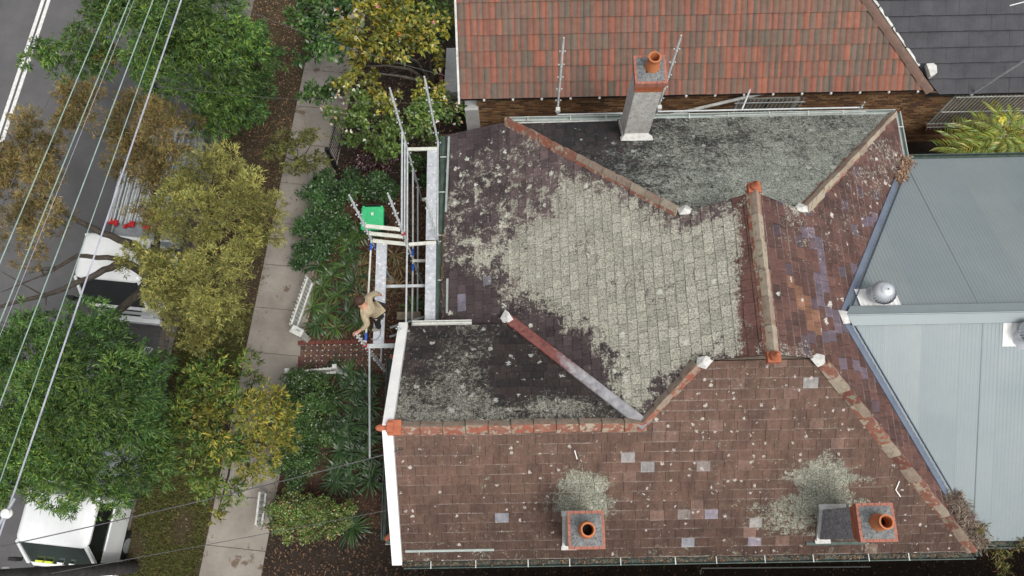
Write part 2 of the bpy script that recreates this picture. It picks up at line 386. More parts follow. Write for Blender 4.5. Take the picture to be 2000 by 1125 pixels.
# ------------------------------------------------------------------ ground, street
ST=R_(6.8); SV=np.array([math.sin(ST),math.cos(ST),0]); SR=np.array([math.cos(ST),-math.sin(ST),0])
ORG=np.array([-7.8,-.63,0])      # left edge of the footpath
def sp(a,b,z=0): # a across (right +), b along street
    p=ORG+SR*a+SV*b; return np.array([p[0],p[1],z])
def sheet(name,a0,a1,b0,b1,z,mat,parent=None,kind=None):
    q=[sp(a0,b0,z),sp(a1,b0,z),sp(a1,b1,z),sp(a0,b1,z)]
    return MB().add(q,[(0,1,2,3)]).build(name,mat,parent,kind=kind)
g=MB().add([(-300,-300,-.16),(300,-300,-.16),(300,300,-.16),(-300,300,-.16)],[(0,1,2,3)]).build('ground',M['soil'],kind='structure')
KA=-1.95
road=sheet('road',-16,KA-.45,-40,60,-.13,M['asphalt'],kind='structure')
gut=MB().hexa([sp(KA-.45,-40,-.15),sp(KA-.15,-40,-.15),sp(KA-.15,60,-.15),sp(KA-.45,60,-.15)],[sp(KA-.45,-40,-.125),sp(KA-.15,-40,-.12),sp(KA-.15,60,-.12),sp(KA-.45,60,-.125)]).build('street_gutter',M['kerb'],kind='structure')
kerb=MB().hexa([sp(KA-.15,-40,-.15),sp(KA,-40,-.15),sp(KA,-.0-38,-.15),sp(KA-.15,-38,-.15)],[sp(KA-.13,-40,.0),sp(KA,-40,.0),sp(KA,-38,.0),sp(KA-.13,-38,.0)]).build('kerb',M['kerb'],kind='structure')
for i in range(24):
    b0=-6+i*1.2; e=.008
    MB().hexa([sp(KA-.15,b0+e,-.15),sp(KA,b0+e,-.15),sp(KA,b0+1.2-e,-.15),sp(KA-.15,b0+1.2-e,-.15)],[sp(KA-.13,b0+e,.0),sp(KA,b0+e,.0),sp(KA,b0+1.2-e,.0),sp(KA-.13,b0+1.2-e,.0)]).build('kerb_stone',M['kerb'],kerb)
p1,p2=at(90,0,-.13),at(15,225,-.13)
for off in (-.09,.09):
    d=(p2-p1)/np.linalg.norm(p2-p1); nrm=np.array([-d[1],d[0],0]); a=p1-d*6+nrm*off; b=p2+d*6+nrm*off
    z=np.array([0,0,.006])
    MB().add([a-nrm*.055+z,a+nrm*.055+z,b+nrm*.055+z,b-nrm*.055+z],[(0,1,2,3)]).build('road_marking',M['line'],road)
verge=MB().prism([sp(KA,-40)[:2],sp(-.0,-40)[:2],sp(0,60)[:2],sp(KA,60)[:2]],-.15,-.004).build('verge',M['verge'],kind='structure')
fp=MB().prism([sp(0,-40)[:2],sp(1.5,-40)[:2],sp(1.5,60)[:2],sp(0,60)[:2]],-.15,-.02).build('footpath',M['kerb'],kind='structure')
for i in range(16):
    b0=-3+i*1.22; e=.007; dz=rnd.uniform(-.006,.006)
    MB().prism([sp(.0,b0+e)[:2],sp(1.5,b0+e)[:2],sp(1.5,b0+1.22-e)[:2],sp(.0,b0+1.22-e)[:2]],-.05,.012+dz).build('slab',M['conc'],fp)
bed=MB().prism([sp(1.5,-8)[:2],(-.3,-8),(-.3,9.7),sp(1.5,10.4)[:2]],-.15,.0).build('garden_bed',M['mulch'],kind='structure')
bed2=MB().prism([sp(1.5,10.42)[:2],(-.3,9.72),(-.3,22),sp(1.5,22)[:2]],-.15,.004).build('neighbour_garden',M['soil'],kind='structure')
MB().prism([(-.28,-8),(20,-8),(20,-.2),(-.28,-.2)],-.15,.003).build('side_passage',M['soil'],kind='structure')
MB().prism([(-.28,9.4),(20,9.4),(20,10.6),(-.28,10.6)],-.15,.003).build('north_passage',M['soil'],kind='structure')
MB().prism([(-6.3,-8),(-.32,-8),(-.32,.35),(-6.25,.35)],-.1,.006).build('shade_ground',M['soil'],kind='structure')  # dark sheet over the mulch, tree shade put into the ground colour
# front path of small tiles with brick edge
fpath=MB().prism([(-5.75,4.28),(-2.2,4.28),(-2.2,5.0),(-5.75,5.0)],-.1,.008).build('front_path',M['pbrick'],kind='structure')
mt=MB()
for i in range(22):
    for j in range(5):
        x=-5.7+.15*i; y=4.3+.14*j
        t=MB(); t.tc=rnd.choice([S(88,68,66),S(94,74,70),S(82,65,62),S(76,64,60),S(102,78,72)])
        t.box((x+.07,y+.065,.012),(.138,.128,.016)); t.build('paving_tile',M['pave'],fpath)
        mt.lathe((x+.14,y+.13,.0),[(.018,0),(.018,.024),(.0001,.0245)],8)
mt.build('tile_inset',M['whitedirt'],fpath,kind='stuff')
for i in range(15):
    MB().box((-5.66+.235*i,5.06,.02),(.22,.105,.07),rnd.uniform(-.02,.02)).build('edge_brick',M['pbrick'],fpath)
# ------------------------------------------------------------------ main house
Ze,T=3.4,.685; XW,XE,YN,YS=-.08,9.15,9.57,-.36; XC=4.535; ZR=Ze+T*(XC-XW); GN,GS=6.16,3.14; XG=-2.42; YR=2.095; GY=4.55
zN=Ze+T*(YN-GN); zS=Ze+T*(GS-YS); xNw,xNe=XW+(YN-GN),XE-(YN-GN); xSw,xSe=XW+(GS-YS),XE-(GS-YS)
RL=YR-YS; zR1=Ze+T*RL; xR1=XW+RL
MY,MZ=4.1,5.27; xM=XE-(MZ-Ze)/T; MN,MS=8.33,-.13
house=thing('slate_house','old house under a lichen covered slate roof with terracotta ridges and three chimneys','house',(4,4.5,0))
MB().prism([(-.0,-.1),(8.9,-.1),(8.9,9.3),(0,9.3)],0,3.3).build('wall',M['cream'],house)
MB().prism([(-2.2,-.1),(-.02,-.1),(-.02,4.3),(-2.2,4.3)],0,3.3).build('wall',M['cream'],house)
# gable wall triangle and gablet triangles
MB().add([(-2.2,-.1,3.3),(-2.2,4.3,3.3),(-2.2,2.1,4.8),(-2.15,-.1,3.3),(-2.15,4.3,3.3),(-2.15,2.1,4.8)],[(0,2,1),(3,4,5),(0,1,4,3),(1,2,5,4),(2,0,3,5)]).build('gable_wall',M['cream'],house)
for y,z0,xa,xb,s in ((GN,zN,xNw,xNe,1),(GS,zS,xSw,xSe,-1)):
    yy=y-.02*s; MB().add([(xa+.1,yy,z0-.05),(xb-.1,yy,z0-.05),(XC,yy,ZR-.03),(xa+.1,yy-.05*s,z0-.05),(xb-.1,yy-.05*s,z0-.05),(XC,yy-.05*s,ZR-.03)],[(0,1,2),(5,4,3),(0,3,4,1),(1,4,5,2),(2,5,3,0)]).build('gablet',M['timber'],house)
VZ=2.75
slopes={
'west':Slope([(XW,YN,Ze),(xNw,GN,zN),(XC,GN+.06,ZR),(XC,GS-.06,ZR),(xSw,GS,zS),(xR1,YR,zR1),(XW,GY,Ze)],(0,1,0)),
'verandah':Slope([(XW,9.6,Ze),(XW,4.35,Ze),(-1.75,4.35,VZ-.02),(-1.63,9.6,VZ+.03)],(0,1,0)),
'north':Slope([(XW,YN,Ze),(XE,YN,Ze),(xNe,GN,zN),(xNw,GN,zN)],(1,0,0)),
'east':Slope([(XE,YN,Ze),(xNe,GN,zN),(XC,GN+.06,ZR),(XC,GS-.06,ZR),(xSe,GS,zS),(XE,YS,Ze),(XE,MS,Ze),(xM,MY,MZ),(XE,MN,Ze)],(0,1,0)),
'south':Slope([(XG,YS,Ze),(XE,YS,Ze),(xSe,GS,zS),(xSw,GS,zS),(xR1,YR,zR1),(XG,YR,zR1)],(1,0,0)),
'gable':Slope([(XG,GY,Ze),(XW,GY,Ze),(xR1,YR,zR1),(XG,YR,zR1)],(1,0,0)),
}
DENSE=[(1085,325),(1170,355),(1340,425),(1478,390),(1490,690),(1370,708),(1242,812),(1205,775),(1185,720),(1150,650),(1100,628),(1050,605),(1000,578),(955,545),(915,515),(900,488),(935,462),(1010,430),(1070,400)]
SPOTZ=[(872,275),(960,262),(1085,320),(1090,395),(1010,430),(905,490),(868,440)]
def wmask(px,slope):
    n=len(px); x,y=px[:,0],px[:,1]; L=np.zeros(n); s=np.full(n,.12)
    if slope in('west','verandah'):
        d=sdist(px,DENSE)/50; L=np.clip(.42+d*.62,-.05,1.02)
        L=np.where((d>-2.2)&(d<.3)&(x<1060)&(y<520),np.maximum(L,.36),L)
        dz=sdist(px,SPOTZ)/20; L=np.maximum(L,np.clip(.10+dz*.10,0,.27)); s=np.where(dz>0,.75,.12)
        L-=.75*ell(px,(1465,560),(28,150))*np.clip((x-1425)/30,0,1)
        L-=.25*ell(px,(1270,560),(60,40)); L-=.35*ell(px,(1140,480),(22,20)); L-=.3*ell(px,(1300,745),(45,28))
        L-=.18*np.clip((1100-x)/120,0,1)*(L>.5)
    elif slope=='north':
        L=np.clip(.08+(x-1120)/480,.05,.72)+.12*np.clip((y-300)/80,-1,1); s=np.full(n,.45)
        L-=.5*ell(px,(1185,255),(45,22)); 
    elif slope=='gable':
        L=np.full(n,.42)+.2*ell(px,(920,790),(160,40)); s=np.full(n,.6)
        dd=sdist(px,[(985,640),(1235,822),(1180,800),(1060,760),(1010,800),(965,790),(960,690)])/25; L-=.45*np.clip(dd+.5,0,1)
        L-=.2*ell(px,(820,690),(40,60)); L+=.25*ell(px,(1110,790),(70,22))
    elif slope=='south':
        hr=np.abs(np.sin(np.floor((y-3)/17.2)*12.9898)*43758.5453)%1; px=px.copy(); px[:,0]=np.where(x<1350,1138,1610)+(x-np.where(x<1350,1138,1610))/(.55+.95*hr)
        L=.95*ell(px,(1140,970),(50,45))+1.0*ell(px,(1612,945),(72,58))+.5*ell(px,(1560,1005),(70,45))+.25*ell(px,(1130,960),(90,60))
        L=np.clip(L,.0,1.1); L+=.12*np.clip((y-1000)/60,0,1); s=np.full(n,.34)+.2*(y<960)*(x>1200)
    elif slope=='east':
        L=.32*ell(px,(1700,330),(70,90))+.5*ell(px,(1560,690),(60,14))+.5*ell(px,(1545,405),(40,14))+.25*ell(px,(1600,450),(90,60)); s=.15+.5*ell(px,(1670,370),(110,110))
    return L,s
REPL=[(1141,868),(1228,903),(1268,917),(1362,900),(1385,900),(1378,917),(1050,957),(983,1010),(1278,998),(1333,1003),(1387,1000),(1337,1055),(985,1063),(1475,1018),(1478,1050),(1485,925),(1590,745)]
PURP=[(1575,450),(1585,465),(1600,475),(1610,490),(1605,505),(1665,450),(1690,440),(1705,430),(1670,500),(1660,520),(1600,545),(1608,560),(1600,580),(1612,600),(1625,620),(1640,640),(1622,655),(1650,700),(1680,720),(1650,520),(1850,940),(1800,850),(1825,900)]
ORNG=[(1555,560),(1562,580),(1570,600),(1578,590),(1585,615),(1590,630),(1580,645),(1600,650),(1545,540)]
WREP=[(1018,450),(1075,550),(1015,470),(950,540),(890,440),(1035,640),(1000,645),(1065,400),(905,590)]
def stint(slope,c,px):
    x,y=px; r=rnd.random
    def near(lst,d): return min((a-x)**2+(b-y)**2 for a,b in lst)<d*d
    j=rnd.uniform(.86,1.14)
    if slope=='west' or slope=='verandah':
        b=S(96,83,83) if r()<.75 else S(82,71,72)
        if slope=='verandah' or y>570: b=S(74,65,66) if r()<.7 else S(64,56,58)
        if near(WREP,11) and r()<.8: b=S(108,104,116)
        if x>1430: b=S(96,70,64)
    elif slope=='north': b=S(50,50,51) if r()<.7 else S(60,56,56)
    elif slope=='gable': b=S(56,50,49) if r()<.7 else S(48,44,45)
    elif slope=='south':
        b=S(106,84,73) if r()<.7 else S(101,80,70)
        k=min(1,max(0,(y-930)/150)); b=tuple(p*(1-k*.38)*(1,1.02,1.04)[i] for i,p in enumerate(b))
        j=rnd.uniform(.93,1.08)*.9
        if r()<.03: b=S(120,98,88)
        if near(REPL,10): b=rnd.choice([S(136,138,144),S(146,144,142),S(138,132,142),S(128,120,116)]); j=1
    else:
        b=S(94,70,64) if r()<.6 else S(84,64,60)
        if r()<.06: b=S(86,74,80)
        if near(PURP,12) and r()<.85: b=rnd.choice([S(100,90,100),S(92,84,92)]); j=1
        if near(ORNG,11) and r()<.8: b=rnd.choice([S(126,94,76),S(116,86,70)]); j=1
    return tuple(q*j for q in b)
SMAT={'west':0,'verandah':0,'north':1,'gable':2,'south':3,'east':4}; SM=[M['sl_west'],M['sl_north'],M['sl_gable'],M['sl_south'],M['sl_east']]
SWID={'west':.22,'verandah':.22,'north':.25,'gable':.25,'south':.275,'east':.24}
all_sl=[]; slope_ob={}
for k,s in slopes.items():
    # roof board under the slates
    top=[s.P(u,v,-.004) for u,v in s.poly]; bot=[s.P(u,v,-.05) for u,v in s.poly]; n=len(top)
    slope_ob[k]=MB().add(bot+top,[tuple(range(n))[::-1],tuple(range(n,2*n))]+[(i,(i+1)%n,n+(i+1)%n,n+i) for i in range(n)]).build('roof_slope',M['underlay'],house)
    us=[p[0] for p in s.poly]; vs=[p[1] for p in s.poly]; e=.215; wd=SWID[k]
    row=0; v=0
    while v<max(vs):
        u=min(us)-wd*(.5 if row%2 else 0)-rnd.uniform(0,.05)
        while u<max(us):
            ww=wd*rnd.uniform(.94,1.06); gp=.0035 if k in('west','verandah') else .003
            q=clip(s.poly,(u+gp,u+ww-gp,v+(.007 if row else 0),v+e+.001))  # added tail gap bares the dark underlay, standing in for course shadows
            if q and parea(q)>.0012:
                a=rnd.uniform(.013,.021); b=.002; dv=rnd.uniform(-.004,.004) if row else 0; tw=rnd.uniform(-.003,.003)
                if rnd.random()<.03: a+=.008; dv-=.012
                topz=[a+(b-a)*((y-v)/e)+tw*((x-u)/ww-.5) for x,y in q]
                V=[s.P(x,y+(dv if y-v<.02 else 0),h) for (x,y),h in zip(q,topz)]+[s.P(x,y+(dv if y-v<.02 else 0),-.003) for x,y in q]
                m=len(q); F=[tuple(range(m))]+[(i,m+i,m+(i+1)%m,(i+1)%m) for i in range(m)]
                cc=np.mean(V[:m],axis=0); px=pr(cc)[0]; pp=pr(V[:m])
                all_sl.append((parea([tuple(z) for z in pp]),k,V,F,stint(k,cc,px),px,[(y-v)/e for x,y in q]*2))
            u+=ww
        v+=e; row+=1
def vis(px): return 0<px[0]<2000 and 0<px[1]<1125
order=sorted(range(len(all_sl)),key=lambda i:-all_sl[i][0] if vis(all_sl[i][5]) else 0)
big=set(order[:300]); stuff=MB(); stuff.ex={'lich':[],'spot':[],'tail':[],'lv':[]}
for i,(ar,k,V,F,tc,px,tl) in enumerate(all_sl):
    L,sp_=wmask(pr(V),k)
    L=L+rnd.uniform(-.10,.10); lv=[rnd.betavariate(2.2,2.2)]*len(V)
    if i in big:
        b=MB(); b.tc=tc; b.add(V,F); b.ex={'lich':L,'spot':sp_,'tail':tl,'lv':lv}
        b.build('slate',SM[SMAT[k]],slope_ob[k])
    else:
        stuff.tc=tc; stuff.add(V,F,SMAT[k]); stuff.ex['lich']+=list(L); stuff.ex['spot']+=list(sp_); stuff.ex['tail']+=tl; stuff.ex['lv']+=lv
stuff.build('slates',SM,house,kind='stuff')
# ridge and hip caps
def caps(p,q,mats,length=.45,wd=.24,name='ridge_cap',hgt=.085,lift=.015,start=0.0,jit=.012,ang=None):
    p,q=Vector(p),Vector(q); d=(q-p).normalized(); Lt=(q-p).length; side=d.cross(Vector((0,0,1))).normalized(); up=side.cross(d).normalized()
    n=max(1,round((Lt-start)/length)); st=(Lt-start)/n
    for i in range(n):
        a=p+d*(start+i*st-.012); b=p+d*(start+(i+1)*st-.022); jj=side*rnd.uniform(-jit,jit); ju=up*rnd.uniform(0,jit)
        vs=[];m=7; drop=.13 if ang is None else ang
        for c,hh in ((a,.03),(b,0)):
            for kx in range(m):
                t=-1+2*kx/(m-1); hz=hgt*(1-abs(t)**1.5)-drop*abs(t)*.8
                vs.append(c+side*(t*wd/2*(1+hh*2))+up*(lift+hz+hh)+jj+ju)
        base=len(vs)
        for c in (a,b):
            for kx in range(m):
                t=-1+2*kx/(m-1); vs.append(c+side*(t*wd/2*.86)+up*(lift+hgt*(1-abs(t)**1.5)*.6-drop*abs(t)*.8-.05)+jj)
        fs=[(kx,kx+1,m+kx+1,m+kx) for kx in range(m-1)]
        fs+=[(base+kx,base+kx+1,kx+1,kx) for kx in range(m-1)]+[(m+kx,m+kx+1,base+m+kx+1,base+m+kx) for kx in range(m-1)]
        fs+=[(0,m,base+m,base),(m-1,base+m-1,base+2*m-1,2*m-1)]
        mm=mats[i%len(mats)] if len(mats)!=2 else mats[0 if i<n*.42 else 1]
        if mm is M['terra_l'] and rnd.random()<.45: mm=M['terra_l2']
        if mm is M['terra'] and rnd.random()<.5: mm=M['terra_2']
        cap=MB().add(vs,fs).build(name,mm,house,smooth=True)
        if mm in (M['terra_l'],M['terra_l2']):
            cap.data.materials.append(M['terra'] if rnd.random()<.6 else M['terra_2'])
            for fi in ((0,5) if rnd.random()<.5 else (5,)): cap.data.polygons[fi].material_index=1
caps((XW-.05,YN+.05,Ze-.02),(xNw-.05,GN+.05,zN),[M['terra'],M['terra_l']],.42,name='hip_cap')
caps((XE-.05,YN-.0,Ze-.02),(xNe+.05,GN+.05,zN),[M['terra_l']],.4,name='hip_cap')
caps((XC,GN+.1,ZR),(XC,GS-.1,ZR),[M['terra_l']],.5,.27)
caps((XE-.05,YS+.05,Ze),(xSe+.05,GS-.05,zS),[M['terra_2'],M['terra_l'],M['terra_d'],M['terra_l2'],M['terra']],.36,.26,name='hip_cap',lift=.03)
caps((xR1+.05,YR+.05,zR1),(xSw-.05,GS-.05,zS),[M['terra'],M['terra_l'],M['terra']],.4,name='hip_cap')
caps((XG+.12,YR,zR1),(xR1+.1,YR,zR1),[M['terra']],.45,.26)
t=NT('half_lichen_ridge')
# two-tone ridge: north flank lichen grey, south flank clay
t0=M['terra_l']
caps_half=[o for o in bpy.data.objects if o.name.startswith('ridge_cap') and abs(o.data.vertices[0].co.y-YR)<.3 and o.data.vertices[0].co.x<2.6]
for o in caps_half:
    o.data.materials.append(M['terra_l'])
    for pl in o.data.polygons:
        if pl.center.y>YR-.01: pl.material_index=1
for o in [o for o in bpy.data.objects if o.name.startswith('hip_cap')]:
    c=o.data.vertices[3].co
    if c.y<3.2 and c.x<3.6 and len(o.data.materials)==1:
        o.data.materials.append(M['terra_l']); o.data.materials.append(M['terra'])
        for pl in o.data.polygons: pl.material_index=1 if (pl.center.x-pl.center.y)<(c.x-c.y)-.0 else 2
# finials
def finial(p,d,name='finial'):
    p=Vector(p); d=Vector(d).normalized(); m=MB()
    m.beam(p-d*.16,p+d*.1,.3,.14); m.beam(p-d*.02,p+d*.12,.2,.24)
    m.tube([p+d*.1,p+d*.17,p+d*.22,p+d*.30,p+d*.34],[.085,.05,.075,.06,.02],10); m.build(name,M['terra_o'],house,bevel=.02)
finial((XG+.02,YR,zR1+.06),(-1,0,.05)); 
def finial_up(p,s):
    p=Vector(p); m=MB(); m.beam(p-Vector((0,.1*s,0)),p+Vector((0,.1*s,0)),.24,.14); m.lathe(p,[(.09,.02),(.07,.1),(.10,.14),(.06,.2),(.03,.28),(.001,.3)],10); m.build('finial',M['terra_o'],house,bevel=.015)
finial_up((XC,GN+.12,ZR+.02),1); finial_up((XC,GS-.12,ZR),-1)
# lead end caps on gablet corners
for (x,y,z,dx,dy) in ((xNw,GN,zN,-1,1),(xNe,GN,zN,1,1),(xSw,GS,zS,-1,-1),(xSe,GS,zS,1,-1)):
    m=MB(); c=Vector((x-dx*.03,y-dy*.0,z+.06))
    m.add([c+Vector((dx*.12,dy*.10,-.05)),c+Vector((-dx*.05,dy*.16,-.02)),c+Vector((-dx*.2,dy*.0,.05)),c+Vector((-dx*.06,-dy*.08,.06)),c+Vector((dx*.1,-dy*.06,.0)),
           c+Vector((dx*.02,dy*.03,.10))],[(0,1,5),(1,2,5),(2,3,5),(3,4,5),(4,0,5)])
    m.build('lead_cap',M['lead'],house)
# valley metal F->G on the front gable
d=Vector((XW-xR1,GY-YR,Ze-zR1)).normalized()
a=Vector((xR1+.05,YR-.05,zR1+.05)); b=Vector((XW-.1,GY+.12,Ze+.03))
sv=d.cross(Vector((0,0,1))).normalized(); m=MB()
vs=[];prof=((-.115,.03),(-.10,.055),(-.02,.035),(.02,.035),(.10,.055),(.115,.03))
for c in (a,b): vs+=[c+sv*x+Vector((0,0,h+.02)) for x,h in prof]
vs+=[q-Vector((0,0,.06)) for q in vs]; n=6
m.add(vs,[(i,i+1,n+i+1,n+i) for i in range(5)]+[(i,n+i,3*n+i,2*n+i) for i in (0,)]+[(5,2*n+5,3*n+5,n+5)]+[(n+i,n+i+1,3*n+i+1,3*n+i) for i in range(5)]).build('valley_flashing',M['rust'],house)
c=b+Vector((-.02,.0,.03))
MB().add([c+Vector(q) for q in ((-.16,.02,.0),(-.05,.2,.05),(.03,.12,.10),(.13,-.04,.09),(.0,-.12,.06),(-.1,-.08,.0),(0,.02,.11))],[(0,6,1),(1,6,2),(2,6,3),(3,6,4),(4,6,5),(5,6,0)]).build('lead_cap',M['lead'],house)
# barge boards
for y0,sg,mat in ((GY+.02,1,M['white']),(YS-.02,-1,M['white'])):
    p=Vector((XG-.08,y0,Ze+.0)); q=Vector((XG-.08,YR,zR1+.04)); m=MB(); m.beam(p,q,.2,.2); m.build('bargeboard',mat,house)
# gutters
def gutter(p,q,mat,wd=.115,hg=.09,name='gutter',brackets=0,parent=None,label=None,out=None):
    p,q=Vector(p),Vector(q); d=(q-p).normalized(); s=Vector(out) if out else d.cross(Vector((0,0,1)))
    m=MB(); Z=Vector((0,0,1))
    m.beam(p+s*.0,q+s*.0,.008,hg); m.beam(p+s*wd+Z*.0,q+s*wd,.02,hg); m.beam(p+s*wd/2-Z*(hg/2-.004),q+s*wd/2-Z*(hg/2-.004),wd-.03,.006)
    g=m.build(name,mat,parent or house,label=label)
    if brackets:
        n=int((q-p).length/brackets)
        for i in range(n):
            c=p+d*((i+.5)*brackets+rnd.uniform(-.1,.1)); bb=MB(); bb.beam(c-s*.05+Z*.05,c+s*(wd+.01)+Z*.05,.02,.012); bb.build('gutter_bracket',M['whitedirt'],parent or house)
    return g
gutter((XW+.0,YN+.03,Ze-.06),(XE+.04,YN+.03,Ze-.06),M['gutter'],brackets=.95,out=(0,1,0))
gutter((XG+.05,YS-.03,Ze-.06),(XE+.02,YS-.03,Ze-.06),M['gutter_d'],brackets=.98,out=(0,-1,0))
gutter((XE+.03,YN+.1,Ze-.06),(XE+.03,MN+.05,Ze-.06),M['gutter'],brackets=.9,out=(1,0,0))
gutter((XE+.03,YS-.1,Ze-.06),(XE+.03,MS,Ze-.06),M['gutter_d'],out=(1,0,0))
gutter((-1.65,9.62,VZ-.02),(-1.78,4.4,VZ-.07),M['gutter_d'],brackets=1.1,out=(-1,0,0),wd=.13)
gutter((XG+.1,GY+.03,Ze-.06),(-1.0,GY+.03,Ze-.06),M['whitedirt'],out=(0,1,0),wd=.1)
# pale strips lying on the slates near the eaves
def strip(p,q,slope,wd=.05,mat=M['gutter'],name='metal_strip'):
    s=slopes[slope]; a=onplane(*p,s.o,s.n)+s.n*.03; b=onplane(*q,s.o,s.n)+s.n*.03
    MB().beam(a,b,wd,.02,up=tuple(s.n)).build(name,mat,house)
strip((878,268),(872,415),'verandah'); strip((875,545),(874,612),'verandah'); strip((792,1075),(965,1072),'south',.05)
strip((1010,242),(1205,237),'north',.04,M['whitedirt']); strip((1395,228),(1690,220),'north',.02,M['whitedirt'])
strip((1755,938),(1748,955),'south',.02,M['white']); strip((1748,955),(1757,968),'south',.02,M['white']); strip((1122,878),(1127,895),'south',.02,M['white'])
# ------------------------------------------------------------------ chimneys
def chimney(cx,cy,base,top,pot_off=(0,0),dark=False):
    wd=.56; ch=MB().box((cx,cy,(base+top-.42)/2),(wd,wd,top-.42-base)).build('chimney',M['render_shaded' if dark else 'render'],house)
    # brick band showing under the cap
    for z,o in ((top-.36,.57),(top-.275,.57),(top-.19,.61),(top-.105,.65)):
        n=3
        for i in range(n):
            for sd in range(4):
                L=o/n; off=-o/2+L*(i+.5); e=.006
                if sd%2==0: c=(cx+off,cy+(o/2-.055)*(1 if sd==0 else -1),z); dd=(L-e,.11,.076)
                else:
                    if i!=1: continue
                    c=(cx+(o/2-.055)*(1 if sd==1 else -1),cy,z); dd=(.11,o-.22-e,.076)
                MB().box(c,dd).build('brick',M['cbrick'] if z<top-.15 else M['capbrick'],ch)
    n=6
    for i in range(n):   # bricks round the cap
        for sd in range(4):
            L=.66/n; off=-.33+L*(i+.5)
            if sd%2 and i in (0,n-1): continue
            c=(cx+off,cy+.275*(1 if sd==0 else -1),top-.03) if sd%2==0 else (cx+.275*(1 if sd==1 else -1),cy+off,top-.03)
            MB().box(c,(L-.006,.11,.07) if sd%2==0 else (.11,L-.006,.07)).build('brick',M['capbrick'],ch)
    fl=MB(); fl.lathe((cx,cy,top-.1),[(.36,0),(.36,.108),(.33,.118),(.22,.145),(.14,.155)],4)
    a=math.pi/4
    fl.v=[(cx+(x-cx)*math.cos(a)-(y-cy)*math.sin(a),cy+(x-cx)*math.sin(a)+(y-cy)*math.cos(a),z) for x,y,z in fl.v]
    fl.v=[(cx+(x-cx)*1.09,cy+(y-cy)*1.09,z) for x,y,z in fl.v]
    fl.build('mortar_flaunching',M['capmort'],ch)
    px,py=cx+pot_off[0],cy+pot_off[1]
    MB().lathe((px,py,top),[(.155,-.03),(.155,.05),(.15,.12),(.125,.26),(.118,.34),(.128,.36),(.128,.40),(.10,.405),(.095,.36),(.09,.05)],28).build('chimney_pot',M['pot'],ch,smooth=True)
    MB().lathe((px,py,top),[(.094,.12),(.0001,.12)],20).build('flue',M['flue_black'],ch)
    return ch
cn=chimney(2.82,9.10,3.5,6.28,(.03,.03)); 
MB().add([(2.46,8.80,4.0),(3.2,8.80,4.0),(3.08,8.815,4.13),(2.56,8.815,4.13),(2.46,8.68,4.015),(3.2,8.68,4.015)],[(0,1,2,3)[::-1],(4,5,1,0),(4,3,2,5),(4,0,3),(5,2,1)]).build('lead_apron',M['lead'],cn)
MB().beam((2.515,8.85,3.99),(2.515,9.4,3.62),.03,.10).build('side_flashing',M['whitedirt'],cn)
c1=chimney(1.17,.16,3.3,5.6,(-.0,-.0)); c2=chimney(6.255,.20,3.3,5.8,(0,0),True)
for ch,cx,cy in ((c1,1.17,.16),(c2,6.255,.2)):
    z=lambda y:Ze+T*(y-YS)
    m=MB(); m.beam((cx-.36,cy+.33,z(cy+.33)+.05),(cx+.18,cy+.33,z(cy+.33)+.05),.12,.07); m.build('lead_apron',M['lead'],ch,bevel=.02)
    m=MB(); m.beam((cx-.31,cy+.36,z(cy+.36)+.04),(cx-.31,cy-.34,z(cy-.34)+.04),.06,.06); m.build('side_flashing',M['lead'],ch)
    m=MB(); m.beam((cx-.36,cy-.32,z(cy-.32)+.04),(cx-.05,cy-.32,z(cy-.32)+.04),.08,.05); m.build('lead_apron',M['lead'],ch)
MB().beam((5.72,-.16,3.58),(6.95,-.16,3.57),.06,.03).build('metal_strip',M['gutter_d'],house)
# window hood in front of the gable
hood=Slope([(-2.92,.1,2.25),(-2.92,4.12,2.25),(-2.22,3.6,2.75),(-2.22,.55,2.75)],(0,1,0))
hb=MB().add([tuple(p) for p in hood.pts]+[tuple(p-np.array([0,0,.08])) for p in hood.pts],[(3,2,1,0),(4,5,6,7),(0,1,5,4),(1,2,6,5),(2,3,7,6),(3,0,4,7)]).build('window_hood',M['sl_gable'],house)
for o_ in (hb,):
    set_tint(o_.data,[S(60,52,52)]*8)
for y0,y1 in ((.08,.62),(4.14,3.55)):
    MB().add([(-2.94,y0,2.28),(-2.2,y0,2.28),(-2.2,y1,2.86),(-2.94,y0,2.2),(-2.2,y0,2.2),(-2.2,y1,2.7)],[(0,1,2),(2,1,0),(3,5,4),(0,3,4,1)]).build('hood_end',M['terra_o'],hb)
    MB().tube([(-2.93,y0,2.30),(-2.2,y1,2.87)],.055,8).build('hip_cap',M['terra_o'],hb,smooth=True)
gutter((-2.95,.06,2.22),(-2.95,4.14,2.22),M['gutter_d'],out=(-1,0,0),wd=.09); gutter((-2.95,.04,2.22),(-2.3,.04,2.22),M['gutter'],out=(0,-1,0),wd=.07); gutter((-2.95,4.16,2.22),(-2.3,4.16,2.22),M['gutter_d'],out=(0,1,0),wd=.07)
